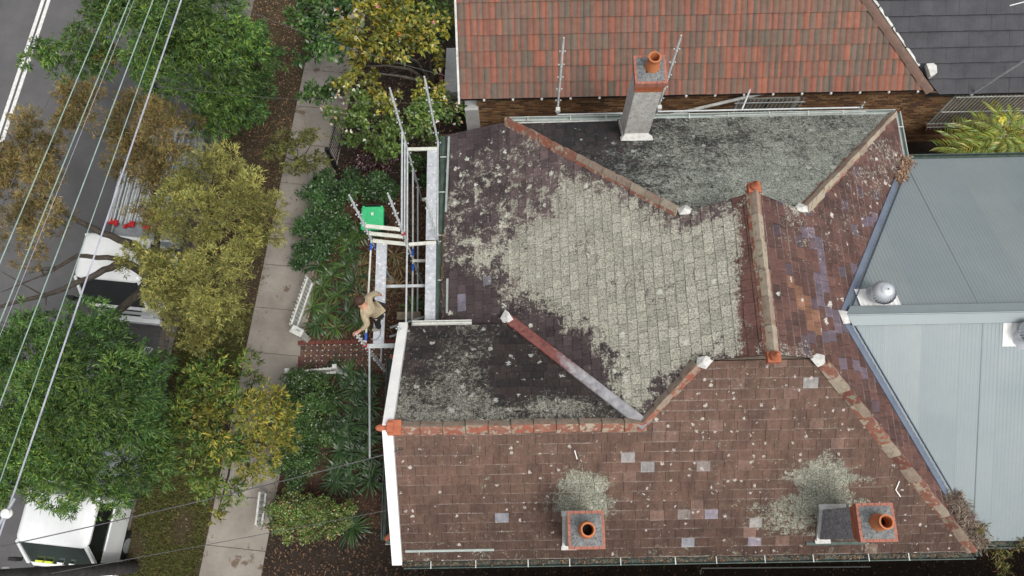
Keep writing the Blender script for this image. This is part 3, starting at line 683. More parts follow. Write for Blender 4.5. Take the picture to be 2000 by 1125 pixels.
# ------------------------------------------------------------------ corrugated rear wing
wing=thing('rear_wing','grey corrugated steel roofed rear wing joined to the slate house','house',(11,4,0))
MB().prism([(9.12,.2),(16,.2),(16,8.0),(9.12,8.0)],0,3.25).build('wall',M['cream'],wing)
def sheets(yeave,sg):
    x=xM; pitch=.076; k=8
    while x<15.8:
        x1=min(x+.762,15.8); n=int((x1-x)/pitch*k); xs=np.linspace(x,x1+.03,n+1); vs=[];fs=[]
        for X in xs:
            h=.0036*math.cos(2*math.pi*(X-xM)/pitch)
            if X<XE:
                z=Ze+T*(XE-X); tt=(MZ-z)/(MZ-Ze)
            else: tt=1.0
            tt=max(tt,.004)
            Y0=MY+(yeave-MY)*0; Y1=MY+(yeave-MY)*tt
            zz=lambda q:MZ+(Ze-MZ)*q+.03+h
            vs+=[(X,Y0,zz(0)),(X,Y1+(.04 if tt==1 else 0)*sg,zz(tt))]
        for i in range(n): fs.append((2*i,2*i+1,2*i+3,2*i+2))
        MB().add(vs,fs).build('roof_sheet',M[rnd.choice(['metal_r','metal_r2','metal_r3'])],wing,smooth=True)
        x=x1
sheets(MN,1); sheets(MS,-1)
for sg,h in ((1,0),(-1,0)):
    MB().add([(xM+.02,MY,MZ+.10),(15.8,MY,MZ+.10),(15.8,MY+sg*.2,MZ-.02+.04),(xM+.16,MY+sg*.2,MZ-.02+.04),(xM+.02,MY,MZ+.09),(15.8,MY,MZ+.09),(15.8,MY+sg*.2,MZ+.0),(xM+.16,MY+sg*.2,MZ+.0)],[(0,1,2,3),(7,6,5,4),(2,6,7,3),(0,3,7,4)]).build('ridge_capping',M['metal_r'],wing)
MB().tube([(xM+.03,MY,MZ+.10),(15.8,MY,MZ+.10)],.02,8).build('ridge_roll',M['metal_r'],wing,smooth=True)
for yv in (MN,MS):
    a=Vector((xM-.03,MY,MZ+.05)); b=Vector((XE+.02,yv,Ze+.04)); MB().beam(a,b,.17,.03,up=(.35,0,.93)).build('valley_flashing',M['metal_v'],wing)
    MB().beam(a+Vector((.12,0,-.0)),b+Vector((.12,0,-.0)),.012,.07).build('valley_rib',M['metal_v'],wing)
MB().add([(xM-.12,MY+.1,MZ+.1),(xM+.06,MY+.07,MZ+.1),(xM+.02,MY,MZ+.135),(xM+.1,MY-.16,MZ+.06),(xM-.05,MY-.18,MZ+.08)],[(0,2,1),(0,4,2),(4,3,2)]).build('lead_cap',M['lead'],wing)
gutter((XE+.15,MN+.06,Ze-.05),(15.8,MN+.06,Ze-.05),M['gutter_d'],parent=wing,out=(0,1,0)); gutter((XE+.15,MS-.06,Ze-.05),(15.8,MS-.06,Ze-.05),M['gutter_d'],parent=wing,out=(0,-1,0))
# whirlybird vents
def vent(c,slope_sg,label,group='spinning roof vents on the metal roof'):
    t=thing('roof_vent',label,'roof vent',c,group); x,y,z=c; sl=(MZ-Ze)/(MN-MY)
    f=lambda X,Y:MZ-sl*abs(Y-MY)+.055
    vs=[];n=16
    for i in range(n+1):
        X=x-.40+.8*i/n; h=.012*math.cos(2*math.pi*X/.1)
        for Y in (MY+slope_sg*.19,MY+slope_sg*.62): vs.append((X,Y,f(X,Y)+h))
    MB().add(vs,[(2*i,2*i+1,2*i+3,2*i+2) for i in range(n)]).build('base_flashing',M['white'],t,smooth=True)
    MB().lathe((x,y,z),[(.26,-.2),(.22,-.08),(.17,.0),(.17,.1)],24).build('throat',M['turb'],t,smooth=True)
    MB().lathe((x,y,z),[(.15,.10),(.19,.2),(.19,.28),(.1,.34)],20).build('core',M['black'],t,smooth=True)
    n=26
    for i in range(n):
        vs=[];K=9
        for k in range(K):
            ph=-1.0+(1.0+1.25)*k/(K-1); r=.245*math.cos(ph*.98)+.0; zz=.24+.19*math.sin(ph)
            for e,(da,dr) in enumerate(((0,0),(.30,-.035))):
                a=2*math.pi*i/n+da+.28*k/K; vs.append((x+(r+dr*math.cos(ph))*math.cos(a),y+(r+dr*math.cos(ph))*math.sin(a),z+zz))
        MB().add(vs,[(2*k,2*k+1,2*k+3,2*k+2) for k in range(K-1)]).build('blade',M['turb'],t,smooth=True)
    MB().lathe((x,y,z),[(.12,.415),(.10,.435),(.03,.448),(.028,.46),(.0001,.462)],24).build('cap',M['turb'],t,smooth=True)
    MB().lathe((x,y,z+.462),[(.014,0),(.014,.012),(.0001,.013)],8).build('bolt',M['black'],t)
vc=at(1716,580,5.2); vent((vc[0],MY+.42,5.2),1,'spinning dome vent on the darker slope of the metal roof beside the valley')
vc=at(2003,655,5.2); vent((vc[0],MY-.42,5.2),-1,'spinning dome vent on the pale slope of the metal roof at the right edge')
# ------------------------------------------------------------------ neighbours to the north
NT_=.68; NY,NZ=10.36,3.2; NWY=10.60
def brick_wall(parent,x0,x1,z0,z1,y,holes,ind):
    b=MB(); b.box(((x0+x1)/2,y+.11,(z0+z1)/2),(x1-x0,.2,z1-z0)); wl=b.build('wall',M['mortar'],parent)
    cand=[]; r=0; z=z0+.005
    while z<z1-.08:
        x=x0+(0 if r%2 else -.12)
        while x<x1:
            a,c=max(x,x0),min(x+.23,x1)
            if c-a>.05 and not any(c>h[0] and a<h[1] and z+.076>h[2] and z<h[3] for h in holes):
                cand.append((a,c,z,rnd.choice([S(128,97,68),S(146,112,80),S(112,84,62),S(132,94,66),S(100,76,60),S(152,120,88)])))
            x+=.24
        z+=.086; r+=1
    key=lambda q:0 if ind((q[0]+q[1])/2,q[2]) else 1
    cand.sort(key=key); s=MB()
    for i,(a,c,z,tc) in enumerate(cand):
        pj=rnd.uniform(.002,.008)
        if i<300: m=MB(); m.tc=tc; m.box(((a+c)/2,y+.008-pj,z+.033),(c-a-.004,.03,.064)); m.build('brick',M['brick'],wl)
        else: s.tc=tc; s.box(((a+c)/2,y+.008-pj,z+.033),(c-a-.004,.03,.064))
    s.build('bricks',M['brick'],parent,kind='stuff'); return wl
redh=thing('red_tiled_house','brown brick neighbour house under a red and brown striped tile roof','house',(4,14,0))
dark=thing('dark_tiled_house','brick house part under a dark grey concrete tile roof behind the metal wing','house',(13,14,0))
XH=10.16
w1=[atY(1440,214,NWY),atY(1600,190,NWY)]
brick_wall(redh,-.9,XH,.0,3.08,NWY,[(5.75,7.3,.9,2.55)],lambda x,z:z>1.7 and not(1.9<x<3.3))
h2=(11.25,13.75,1.05,2.72)
brick_wall(dark,XH,15.5,.0,2.9,NWY,[h2],lambda x,z:x<13.8)
def window(parent,x0,x1,z0,z1,y,nbars,bar_out,rails,barm):
    fr=MB(); 
    fr.box(((x0+x1)/2,y+.03,z0-.03),(x1-x0+.1,.12,.06)).box(((x0+x1)/2,y+.04,z1-.03),(x1-x0,.08,.06)).box((x0+.03,y+.04,(z0+z1)/2),(.06,.08,z1-z0-.13)).box((x1-.03,y+.04,(z0+z1)/2),(.06,.08,z1-z0-.13)).box(((x0+x1)/2,y+.045,(z0+z1)/2),(.06,.07,z1-z0-.13))
    wn=fr.build('window',M['whitedirt'],parent)
    for a,b in ((x0+.06,(x0+x1)/2-.03),((x0+x1)/2+.03,x1-.06)): MB().box(((a+b)/2,y+.06,(z0+z1)/2),(b-a,.01,z1-z0-.13)).build('pane',M['glassg'],wn)
    for i in range(nbars):
        x=x0-.05+(x1-x0+.1)*i/(nbars-1); MB().box((x,y-bar_out,(z0+z1)/2),(.016,.016,z1-z0+.16)).build('security_bar',barm,wn)
    for z in rails: MB().box(((x0+x1)/2,y-bar_out-.018,z),(x1-x0+.24,.014,.035)).build('grille_rail',barm,wn)
window(redh,5.75,7.3,.9,2.55,NWY,17,.10,(1.05,2.5),M['galv']); window(dark,*h2,NWY,27,.16,(1.15,1.95,2.68),M['whitedirt'])
MB().box((12.5,NWY-.05,.96),(2.6,.16,.08)).build('window_sill',M['brick'],dark); set_tint(bpy.data.objects['window_sill'].data,[S(120,80,56)]*8)
def roof_tiles(parent,sl,gauge,wd,mat,pal,prof,name='roof_tile',ncol=9,flat=False,uoff=0):
    n=len(sl.poly); MB().add([sl.P(u,v,-.06) for u,v in sl.poly]+[sl.P(u,v,-.012) for u,v in sl.poly],[tuple(range(n))[::-1],tuple(range(n,2*n))]+[(i,(i+1)%n,n+(i+1)%n,n+i) for i in range(n)]).build('roof_board',M['underlay'],parent)
    us=[p[0] for p in sl.poly]; vs_=[p[1] for p in sl.poly]; v=0; row=0; cnt=0
    while v<max(vs_):
        u=min(us)+uoff+(0 if not flat or row%2==0 else -wd/2)
        while u<max(us):
            q=clip(sl.poly,(u,u+wd,v,v+gauge))
            if q and parea(q)>.004:
                ulo=min(a for a,b in q); uhi=max(a for a,b in q)
                vsx=[];fs=[];tn=[]; jz=rnd.uniform(-.004,.004); skew=rnd.uniform(-.004,.004)
                cs=[rnd.choice(pal) for _ in range(4)] if pal else [(1,1,1)]*4; vv=rnd.uniform(.92,1.08)
                cols=[u+wd*k/(ncol-1) for k in range(ncol)]
                cols=[c for c in cols if ulo+.002<c<uhi-.002]; cols=[ulo+.001]+cols+[uhi-.001]
                for c in cols:
                    # v extent at this column
                    seg=[]
                    for i in range(len(q)):
                        a,b=q[i-1],q[i]
                        if (a[0]-c)*(b[0]-c)<=0 and abs(a[0]-b[0])>1e-9:
                            seg.append(a[1]+(b[1]-a[1])*(c-a[0])/(b[0]-a[0]))
                    if len(seg)<2: seg=[v,v+gauge]
                    lo,hi=min(seg),max(seg); tt=(c-u)/wd; h=prof(tt); 
                    lift=lambda y:(.06 if flat else .034)*(1-(y-v)/gauge)+.004
                    vsx+=[sl.P(c,lo-(-.006 if flat else .012),h*.3-.01),sl.P(c,lo-(-.006 if flat else .012)+skew,h+lift(lo)+jz),sl.P(c,hi,h+lift(hi)+jz)]
                    base=cs[min(3,int(tt*4))]; dk=.55+.45*min(1,max(0,h/.02)) if not flat else 1
                    tn+=[tuple(z*vv for z in base)]*3
                m=len(cols)
                for k in range(m-1): fs+=[(3*k,3*k+3,3*k+4,3*k+1),(3*k+1,3*k+4,3*k+5,3*k+2)]
                b=MB(); b.v=[tuple(z) for z in vsx]; b.f=fs; b.mi=[0]*len(fs); b.t=tn if pal else []
                b.build(name,mat,parent); cnt+=1
            u+=wd
        v+=gauge; row+=1
    return cnt
zz=lambda Y,dz=0:NZ+dz+NT_*(Y-NY)
TOPY=13.6
xh=lambda Y:XH-(Y-NY)
red_sl=Slope([(-1.28,NY,NZ),(XH,NY,NZ),(xh(TOPY),TOPY,zz(TOPY)),(-1.28,TOPY,zz(TOPY))],(1,0,0))
RP=[S(140,90,74)]*4+[S(112,92,80)]*4+[S(103,90,79)]*3+[S(146,94,74)]+[S(126,90,76)]*4+[S(106,94,82)]*2+[S(118,88,77)]*3
prof=lambda t:.022*max(0,math.sin(2*math.pi*(t*2%1)/1.0*.5))**.8
n1=roof_tiles(redh,red_sl,.37,.30,M['tile_r'],RP,prof,ncol=13)
DZ=-.25; dl=-DZ/NT_
est=Slope([(XH,NY,NZ),(xh(TOPY),TOPY,zz(TOPY)),(xh(TOPY)+dl,TOPY,zz(TOPY,DZ)),(XH+dl,NY,NZ+DZ)],(1,-1,0))
est=Slope([(XH+.02,NY,NZ-.02),(xh(TOPY)+.02,TOPY,zz(TOPY)-.02),(xh(TOPY)+dl,TOPY,zz(TOPY,DZ)),(XH+dl,NY,NZ+DZ)],(-1,1,0))
roof_tiles(redh,est,.37,.3,M['tile_r'],RP,prof)
dk_sl=Slope([(XH+dl,NY,NZ+DZ),(16,NY,NZ+DZ),(16,TOPY,zz(TOPY,DZ)),(xh(TOPY)+dl,TOPY,zz(TOPY,DZ))],(1,0,0))
dprof=lambda t:.004 if .03<t<.97 else .0
roof_tiles(dark,dk_sl,.37,.33,M['tile_d'],None,dprof,ncol=9,flat=True)
def caps2(parent,p,q,mat,n,wd=.26):
    p,q=Vector(p),Vector(q); d=(q-p)/n; dn=d.normalized(); side=dn.cross(Vector((0,0,1))).normalized(); up=side.cross(dn)
    for i in range(n):
        vs=[];fs=[];m=7
        for c,hh in ((p+d*i-dn*.03,.02),(p+d*(i+1),0)):
            for k in range(m):
                t=-1+2*k/(m-1); vs.append(c+side*t*wd/2+up*(.07*(1-t*t)-.05*abs(t)+hh+.03))
        vs+=[Vector(x)-up*.06 for x in vs[:m]]
        fs=[(k,k+1,m+k+1,m+k) for k in range(m-1)]+[(2*m+k,2*m+k+1,k+1,k) for k in range(m-1)]
        MB().add(vs,fs).build('hip_cap',mat,parent,smooth=True)
M['hipcap_n']=pm('brown_hip_cap',S(104,86,78),S(126,100,88),4,.85,speck=(S(120,112,92),8,.6))
caps2(redh,(XH+.02,NY-.03,NZ),(xh(TOPY),TOPY,zz(TOPY)),M['hipcap_n'],11)
a=Vector((XH+dl-.02,NY+.55,NZ+DZ+.05+NT_*.55)); a.x-=.55; b=Vector((xh(TOPY)+dl,TOPY,zz(TOPY,DZ)+.05)); 
for i in range(7):
    p=a+(b-a)*(i/7); q=a+(b-a)*((i+.94)/7); MB().beam(p,q,.06*rnd.uniform(.6,1.3),.03).build('valley_mortar',M['whitedirt'],dark)
c=at(1822,136,NZ+.3); MB().prism([(c[0]-.1,c[1]-.2),(c[0]+.08,c[1]-.1),(c[0]+.1,c[1]+.1),(c[0]+.03,c[1]+.17),(c[0]-.14,c[1]+.16)],c[2]-.1,c[2]+.03).build('gable_block',M['whitedirt'],dark,bevel=.01)
MB().box((4.3,NY+.03,NZ-.07),(11.6,.03,.11)).build('fascia',M['underlay'],redh); MB().box((13.1,NY+.04,NZ+DZ-.07),(5.6,.03,.12)).build('fascia',M['underlay'],dark)
MB().box((-1.27,12.0,3.2+.68*1.62-.02),(.06,.01,.01)).build('verge_end',M['white'],redh)
MB().beam((-1.31,NY-.12,NZ-.06),(-1.31,TOPY,zz(TOPY)),.05,.08).build('bargeboard',M['whitedirt'],redh)
for i in range(16): 
    x=-.7+i*.71; MB().lathe((x,NY-.01,NZ-.10),[(.03,0),(.03,.05),(.001,.055)],8).build('gutter_bracket',M['white'],redh)
MB().tube([atY(1305,226,NWY-.2),atY(1480,184,NWY-.12),atY(1500,180,NWY-.12)],.045,10).build('downpipe',M['whitedirt'],redh,smooth=True)
MB().box((-1.05,NWY+.2,1.2),(.35,.6,2.4)).build('porch_pier',M['conc2'],redh)
c=at(882,135,.6); MB().prism([(c[0]-.22,c[1]-.75),(c[0]+1.2,c[1]-.75),(c[0]+1.2,c[1]+.7),(c[0]-.15,c[1]+.7)],0,.6).build('porch_slab',M['conc2'],redh)
for i in range(9):
    q=at(861,100+i*9,.7); MB().box((q[0],q[1],.4),(.11,.1,.7+rnd.uniform(-.04,.04))).build('edge_brick',M['pbrick'],redh)
# metal brace rising over the dark roof
p=thing('roof_brace','long grey metal pipe slanting over the dark tiled roof','pipe',atY(1898,182,NY)); MB().tube([at(1897,184,2.9),at(2010,112,4.9)],.028,8).build('pipe',M['galv'],p,smooth=True)
MB().lathe(at(1897,184,2.9),[(.05,-.05),(.05,.02),(.001,.03)],8).build('foot',M['galv_d'],p)
wv=thing('loose_wire','short white wire lying on the dark tiled roof at the top right corner','wire',at(1985,8,4.4)); MB().tube([at(1972,11,4.45),at(2003,3,4.5)],.012,6).build('strand',M['white'],wv)
# south neighbour just outside the frame, fence and pipe in the dark side passage
sn=thing('southern_house','house wall along the dark side passage at the bottom edge','house',(4,-3,0))
MB().prism([(-2.0,-4.5),(15,-4.5),(15,-1.75),(-2.0,-1.75)],0,4.2).build('wall',M['cream'],sn)
MB().add([(-2.2,-1.45,4.0),(15.2,-1.45,4.0),(15.2,-4.4,6.2),(-2.2,-4.4,6.2),(-2.2,-1.45,3.9),(15.2,-1.45,3.9),(15.2,-4.4,6.1),(-2.2,-4.4,6.1)],[(0,1,2,3),(7,6,5,4),(0,4,5,1),(3,7,4,0),(1,5,6,2)]).build('roof',M['tile_d'],sn)
pp=thing('service_pipe','thin grey pipe running along the dark passage beside the house','pipe',at(1500,1112,.5)); MB().tube([at(1368,1122,.5),at(1370,1110,.5),at(1700,1107,.5)],.014,6).build('pipe',M['galv_d'],pp)

# ------------------------------------------------------------------ scaffolding
def standard(parent,x,y,z0,z1,coll):
    s=MB().tube([(x,y,z0),(x,y,z1-.12),(x,y,z1-.11),(x,y,z1)],[.025,.025,.018,.018],10).build('standard',M['galv'],parent,smooth=True)
    for z in coll:
        for a in range(4):
            t=a*math.pi/2; c=Vector((x+.055*math.cos(t),y+.055*math.sin(t),z)); m=MB(); m.box(c,(.03,.032,.010),t).box((x+.066*math.cos(t),y+.066*math.sin(t),z-.010),(.006,.032,.034),t); m.build('v_pressing',M['galv'],s)
    return s
def ledger(parent,p,q,name='ledger',r=.023,mat=None,sleeves=None):
    l=MB().tube([p,q],r,8).build(name,mat or M['galv'],parent,smooth=True)
    if sleeves:
        p,q=Vector(p),Vector(q)
        for t in sleeves:
            d=(q-p).normalized(); c=p+(q-p)*t; MB().tube([c-d*.09,c+d*.09],r+.006,8).build('sleeve',M['blue'],l,smooth=True)
    return l
def transom(parent,p,q,wd=.085,mat=None):
    return MB().beam(p,q,wd,.05).build('transom',mat or M['board'],parent,bevel=.008)
scf=thing('front_scaffold','galvanised tube scaffold with steel deck planks along the front of the slate house','scaffold',(-2.7,6.6,0))
SA,SB,SC,SD,SE=(-2.57,9.09),(-1.85,9.36),(-3.36,6.76),(-2.52,6.64),(-1.83,6.78); SF=(-3.40,4.22); SG=(-2.50,4.30)
col=lambda top,n:[top-.5*i for i in range(n)]
standard(scf,*SA,0,5.8,col(5.35,10)); standard(scf,*SB,0,5.78,col(5.34,10)); standard(scf,*SC,0,5.58,col(5.07,9)); standard(scf,*SD,0,5.9,col(5.38,10)); standard(scf,*SE,0,5.3,col(4.8,9))
standard(scf,*SF,0,4.15,col(4.0,8)); standard(scf,SG[0]-.05,SG[1]+.12,0,3.9,col(3.75,7))
for z,dx in ((3.95,0),(3.5,-.0),(3.05,0),(2.0,0),(1.0,0.0)):
    ledger(scf,(SA[0]+dx,SA[1],z),(SD[0]+dx,SD[1],z),sleeves=(.93,) if z in (2.0,) else None)
for z in (3.05,2.0,1.0): ledger(scf,(SD[0],SD[1],z),(SG[0],SG[1]+.1,z),sleeves=(.1,) if z==2.0 else None)
ledger(scf,(SC[0],SC[1],3.05),(SF[0],SF[1],3.05),mat=M['board'],sleeves=(.07,.92)); ledger(scf,(SC[0],SC[1],1.0),(SF[0],SF[1],1.0))
ledger(scf,(SB[0],SB[1],2.9),(SE[0],SE[1],2.9)); ledger(scf,(SE[0],SE[1],2.9),(-1.83,4.6,2.9),mat=M['gutter_d'])
ledger(scf,(SF[0]+.08,SF[1],3.0),(-3.22,1.75,3.0))
transom(scf,(SA[0],SA[1]+.02,3.0),(SB[0],SB[1]-.25,3.0)); transom(scf,(SA[0]+.2,SA[1]-.7,1.6),(SB[0]-.1,SB[1]-.9,1.6)); 
for z in (3.95,3.5,3.03): transom(scf,(SC[0]+.03,SC[1]-.02,z),(SD[0]-.03,SD[1],z),.09)
transom(scf,(SD[0]+.03,SD[1],3.0),(SE[0]-.02,SE[1]-.1,3.0),.08); transom(scf,(SD[0],SD[1]-.05,2.0),(SE[0],SE[1]-.2,2.0),.07)
transom(scf,(-3.05,5.75,2.6),(-2.1,5.75,2.6),.07,M['galv']); transom(scf,(-3.0,5.42,1.2),(-2.4,5.42,1.2),.2,M['timber'])
transom(scf,(SF[0]+.03,SF[1],3.0),(SG[0]+.1,SG[1]-.08,3.0),.10,M['galv'])
for q in (.0,.22): ledger(scf,(-3.0,4.85-q,2.2),(-2.2,5.1-q,2.2),name='brace',r=.03,mat=M['galv_d'])
def plank(parent,x0,x1,y0,y1,z):
    m=MB(); m.box(((x0+x1)/2,(y0+y1)/2,z),(x1-x0-.03,y1-y0,.03)); m.box((x0+.008,(y0+y1)/2,z-.012),(.015,y1-y0,.06)); m.box((x1-.008,(y0+y1)/2,z-.012),(.015,y1-y0,.06)); m.build('deck_plank',M['deck'],parent)
plank(scf,-3.235,-2.99,4.27,6.69,3.02); plank(scf,-2.09,-1.85,6.74,9.08,3.0); plank(scf,-2.085,-1.845,4.70,6.70,3.0)
MB().beam((-3.42,6.85,0.02),(-3.3,6.66,.02),.15,.04).build('sole_board',M['timber'],scf)
for (x,y,z,m) in ((SF[0],SF[1],3.12,'red'),(SF[0]+.03,SF[1]-.03,2.9,'red'),(SD[0],SD[1],3.72,'red'),(SC[0]+.02,SC[1],2.6,'blue'),(SD[0]+.03,SD[1],2.4,'blue')):
    MB().lathe((x,y,z),[(.034,-.05),(.05,-.03),(.05,.03),(.034,.05)],10).build('coupler',M[m],scf)
sc2=thing('side_scaffold','pair of scaffold posts with a long rail in the gap between the two houses','scaffold',(2.3,9.99,0))
for (x,y) in ((1.09,9.95),(3.53,9.95)):
    standard(sc2,x,y,0,6.2,col(5.72,10)); MB().box((x,y-.08,3.42),(.1,.1,.1)).build('clamp_block',M['whitedirt'],sc2)
ledger(sc2,(1.09,9.95,3.05),(3.5,9.95,3.05)); ledger(sc2,(3.53,9.95,3.1),(8.55,9.95,3.1)); ledger(sc2,(3.53,9.95,1.0),(8.5,9.95,1.0))
standard(sc2,8.5,9.95,0,3.35,[1.2,2.2]); ledger(sc2,(5.6,9.95,3.1),(5.85,10.5,3.3),name='brace')
# ------------------------------------------------------------------ vehicles
def truck(label,ctr,rz,wd,roof_len,tray_len,zr,ribs,sticker,group):
    """cab-over light truck, local +y is forward; ctr = ground point under the roof front edge"""
    t=thing('truck',label,'truck',(0,0,0),group); hw=wd/2
    zw=zr-.78; nose=.52
    b=MB()     # cab: lower body, pillars, roof
    low=[(-hw,-roof_len-.1),(hw,-roof_len-.1),(hw,nose-.06),(hw-.12,nose+.04),(-hw+.12,nose+.04),(-hw,nose-.06)]
    b.prism(low,.42,zw); b.build('cab_body',M['truckw'],t,bevel=.04)
    r=MB(); top=rrect(0,-roof_len/2,wd-.20,roof_len-.10,.14); mid=rrect(0,-roof_len/2,wd-.0,roof_len+.06,.16); tp2=rrect(0,-roof_len/2,wd-.08,roof_len-.01,.15)
    n=len(top); r.add([(x,y,zr-.10) for x,y in mid]+[(x,y,zr-.05) for x,y in mid]+[(x,y,zr-.005) for x,y in tp2]+[(x,y,zr+.018) for x,y in top],[tuple(range(n))[::-1],tuple(range(3*n,4*n))]+[(k*n+i,k*n+(i+1)%n,(k+1)*n+(i+1)%n,(k+1)*n+i) for k in (0,1,2) for i in range(n)])
    ro=r.build('roof',M['truckw'],t,smooth=True)
    for i in range(ribs):
        x=-hw*.7+i*hw*1.4/(ribs-1); MB().box((x,-roof_len/2-.05,zr+.018),(.025,roof_len*.66,.008)).build('roof_rib',M['truckw'],ro)
    # windscreen slab, side windows, pillars
    ws=[(-hw+.06,.02,zr-.07),(hw-.06,.02,zr-.07),(hw-.03,nose-.05,zw+.02),(-hw+.03,nose-.05,zw+.02)]
    sh=lambda q,d:(q[0],q[1]+d*.5,q[2]+d)
    MB().add(ws+[sh(q,-.03) for q in ws],[(3,2,1,0),(4,5,6,7),(0,1,5,4),(2,3,7,6),(1,2,6,5),(3,0,4,7)]).build('windscreen',M['glasst'] if sticker else M['glass'],t)
    for s in (-1,1):
        MB().beam((s*(hw-.04),.0,zr-.06),(s*(hw-.02),nose-.04,zw+.02),.07,.07).build('pillar',M['truckw'],t); MB().beam((s*(hw-.03),-roof_len+.03,zr-.06),(s*(hw-.01),-roof_len+.0,zw),.09,.09).build('pillar',M['truckw'],t)
        MB().add([(s*(hw-.03),-.04,zr-.08),(s*(hw-.03),-roof_len+.08,zr-.08),(s*(hw+.0),-roof_len+.06,zw),(s*(hw+.0),nose-.12,zw),(s*(hw-.05),-.04,zr-.08),(s*(hw-.05),-roof_len+.08,zr-.08),(s*(hw-.03),-roof_len+.06,zw),(s*(hw-.03),nose-.12,zw)],[(0,1,2,3),(7,6,5,4)]).build('side_window',M['glass'],t)
        d=MB(); d.box((s*(hw+.012),-roof_len/2+.1,(zw+.62)/2),(.05,roof_len-.02,zw-.62)); dr=d.build('door',M['truckw'],t,bevel=.015)
        MB().box((s*(hw+.045),-roof_len+.25,zw-.12),(.03,.16,.03)).build('handle',M['black'],dr)
        mr=MB(); mr.tube([(s*(hw-.02),nose-.18,zw+.1),(s*(hw+.16),nose-.1,zw+.16)],.015,6).box((s*(hw+.2),nose-.08,zw+.2),(.18,.08,.28)); mr.build('mirror',M['black'],t,bevel=.01)
        MB().box((s*(hw-.26),nose+.05,.78),(.34,.05,.16)).build('headlight',M['chrome'],t,bevel=.015)
        for y in (nose-.55,-roof_len-.5-tray_len*.6):
            wh=MB(); wh.tube([(s*(hw-.22),y,.22),(s*(hw-.01),y,.22)],.33,18); wo_=wh.build('wheel',M['black'],t); MB().tube([(s*(hw-.01),y,.22),(s*(hw+.005),y,.22)],.18,14).build('rim',M['galv_d'],wo_)
    MB().box((0,nose+.10,.52),(wd,.14,.24)).build('bumper',M['truckw'],t,bevel=.03); MB().box((0,nose+.055,.86),(wd*.5,.02,.09)).build('grille',M['black'],t)
    MB().box((0,nose+.05,zw+.0),(wd*.8,.03,.03)).build('wiper',M['black'],t)
    tr=MB(); tr.box((0,-roof_len-.25-tray_len/2,.72),(wd+.2,tray_len,.08)); ty=tr.build('tray',M['galv_d'],t)
    for s in (-1,1): MB().box((s*(wd/2+.08),-roof_len-.25-tray_len/2,.80),(.04,tray_len,.12)).build('tray_side',M['galv_d'],t)
    MB().tube([(-wd/2-.08,-roof_len-.27,.76),(-wd/2-.08,-roof_len-.27,1.25),(wd/2+.08,-roof_len-.27,1.25),(wd/2+.08,-roof_len-.27,.76)],.03,8).build('headboard',M['truckw'],t,smooth=True)
    if sticker:
        for x,l,m in ((hw*.6,.17,'yellow'),(hw*.34,.17,'yellow'),(hw*.02,.12,'sticker'),(-hw*.3,.10,'sticker')):
            y=nose-.12; z=zw+.10; MB().box((x,y+.035,z+.045),(l,.045,.07)).build('windscreen_sticker',M[m],t)
    else:
        MB().box((hw*.72,nose-.03,zw+.10),(.12,.06,.12)).build('windscreen_sticker',M['sticker'],t)
    t.location=ctr; t.rotation_euler=(0,0,rz); return t
TZ=-.13
c=at(207,543,2.0); rzT=math.pi-ST
trk=truck('white flatbed truck under the golden tree loaded with scaffold tubes','truck' and (c[0],c[1],TZ),rzT,1.68,1.12,3.6,2.12,4,False,'white cab-over trucks parked on the street')
c=at(98,1062,2.0)
truck('white truck with a ribbed cab roof parked beside the power pole','' or (c[0],c[1],TZ),rzT,1.66,1.05,3.0,2.12,7,True,'white cab-over trucks parked on the street')
# tubes lying on the first truck's tray
tf=at(232,428,.95); fw=-SV; sd_=np.array([SR[0],SR[1],0])
for i in range(44):
    red=i%4==0; a=-.78+(i%15)*.112+rnd.uniform(-.02,.02); z=.68+.058*(i//15)+.03; L=rnd.uniform(2.3,3.0); s0=rnd.uniform(-.05,.1)
    b0=at(205,445,.9)+np.array([.78,0,0])
    p=b0+sd_*a+SV*(.12+s0); p[2]=z+.0; q=p+SV*L
    t=thing('scaffold_tube','red ended galvanised scaffold tube stacked on the truck tray' if red else 'plain galvanised scaffold tube stacked on the truck tray','scaffold tube',p,'red ended tubes on the truck' if red else 'plain tubes on the truck')
    MB().tube([p,q],.024,8).build('tube',M['galv'],t,smooth=True)
    for k in range(4):
        cc=Vector(p)+(Vector(q)-Vector(p))*((k+.6)/4.4); MB().lathe(cc,[(.024,-.03),(.044,0),(.024,.03)],6).build('lug',M['galv'],t)
    if red: MB().box(Vector(p)+Vector((0,-.02,.02)),(.075,.16,.06),-ST).build('end_bracket',M['red'],t)
# small white framed board by the kerb
c=at(290,692,.5); bd=thing('framed_board','small white framed board lying at the road edge under the green tree','board',c)
MB().beam((c[0]-.12,c[1]-.15,.5),(c[0]+.10,c[1]+.15,.52),.03,.03).beam((c[0]-.12,c[1]-.15,.5),(c[0]-.3,c[1]-.12,.5),.03,.03).beam((c[0]+.1,c[1]+.15,.52),(c[0]-.08,c[1]+.18,.52),.03,.03).beam((c[0]-.3,c[1]-.12,.5),(c[0]-.08,c[1]+.18,.52),.03,.03).build('frame',M['white'],bd)
MB().add([(c[0]-.12,c[1]-.14,.49),(c[0]+.09,c[1]+.15,.51),(c[0]-.08,c[1]+.17,.51),(c[0]-.28,c[1]-.11,.49)],[(0,1,2,3)]).build('panel',M['galv_d'],bd)
MB().tube([(c[0]-.1,c[1],.0),(c[0]-.1,c[1],.5)],.02,6).build('stake',M['galv_d'],bd)
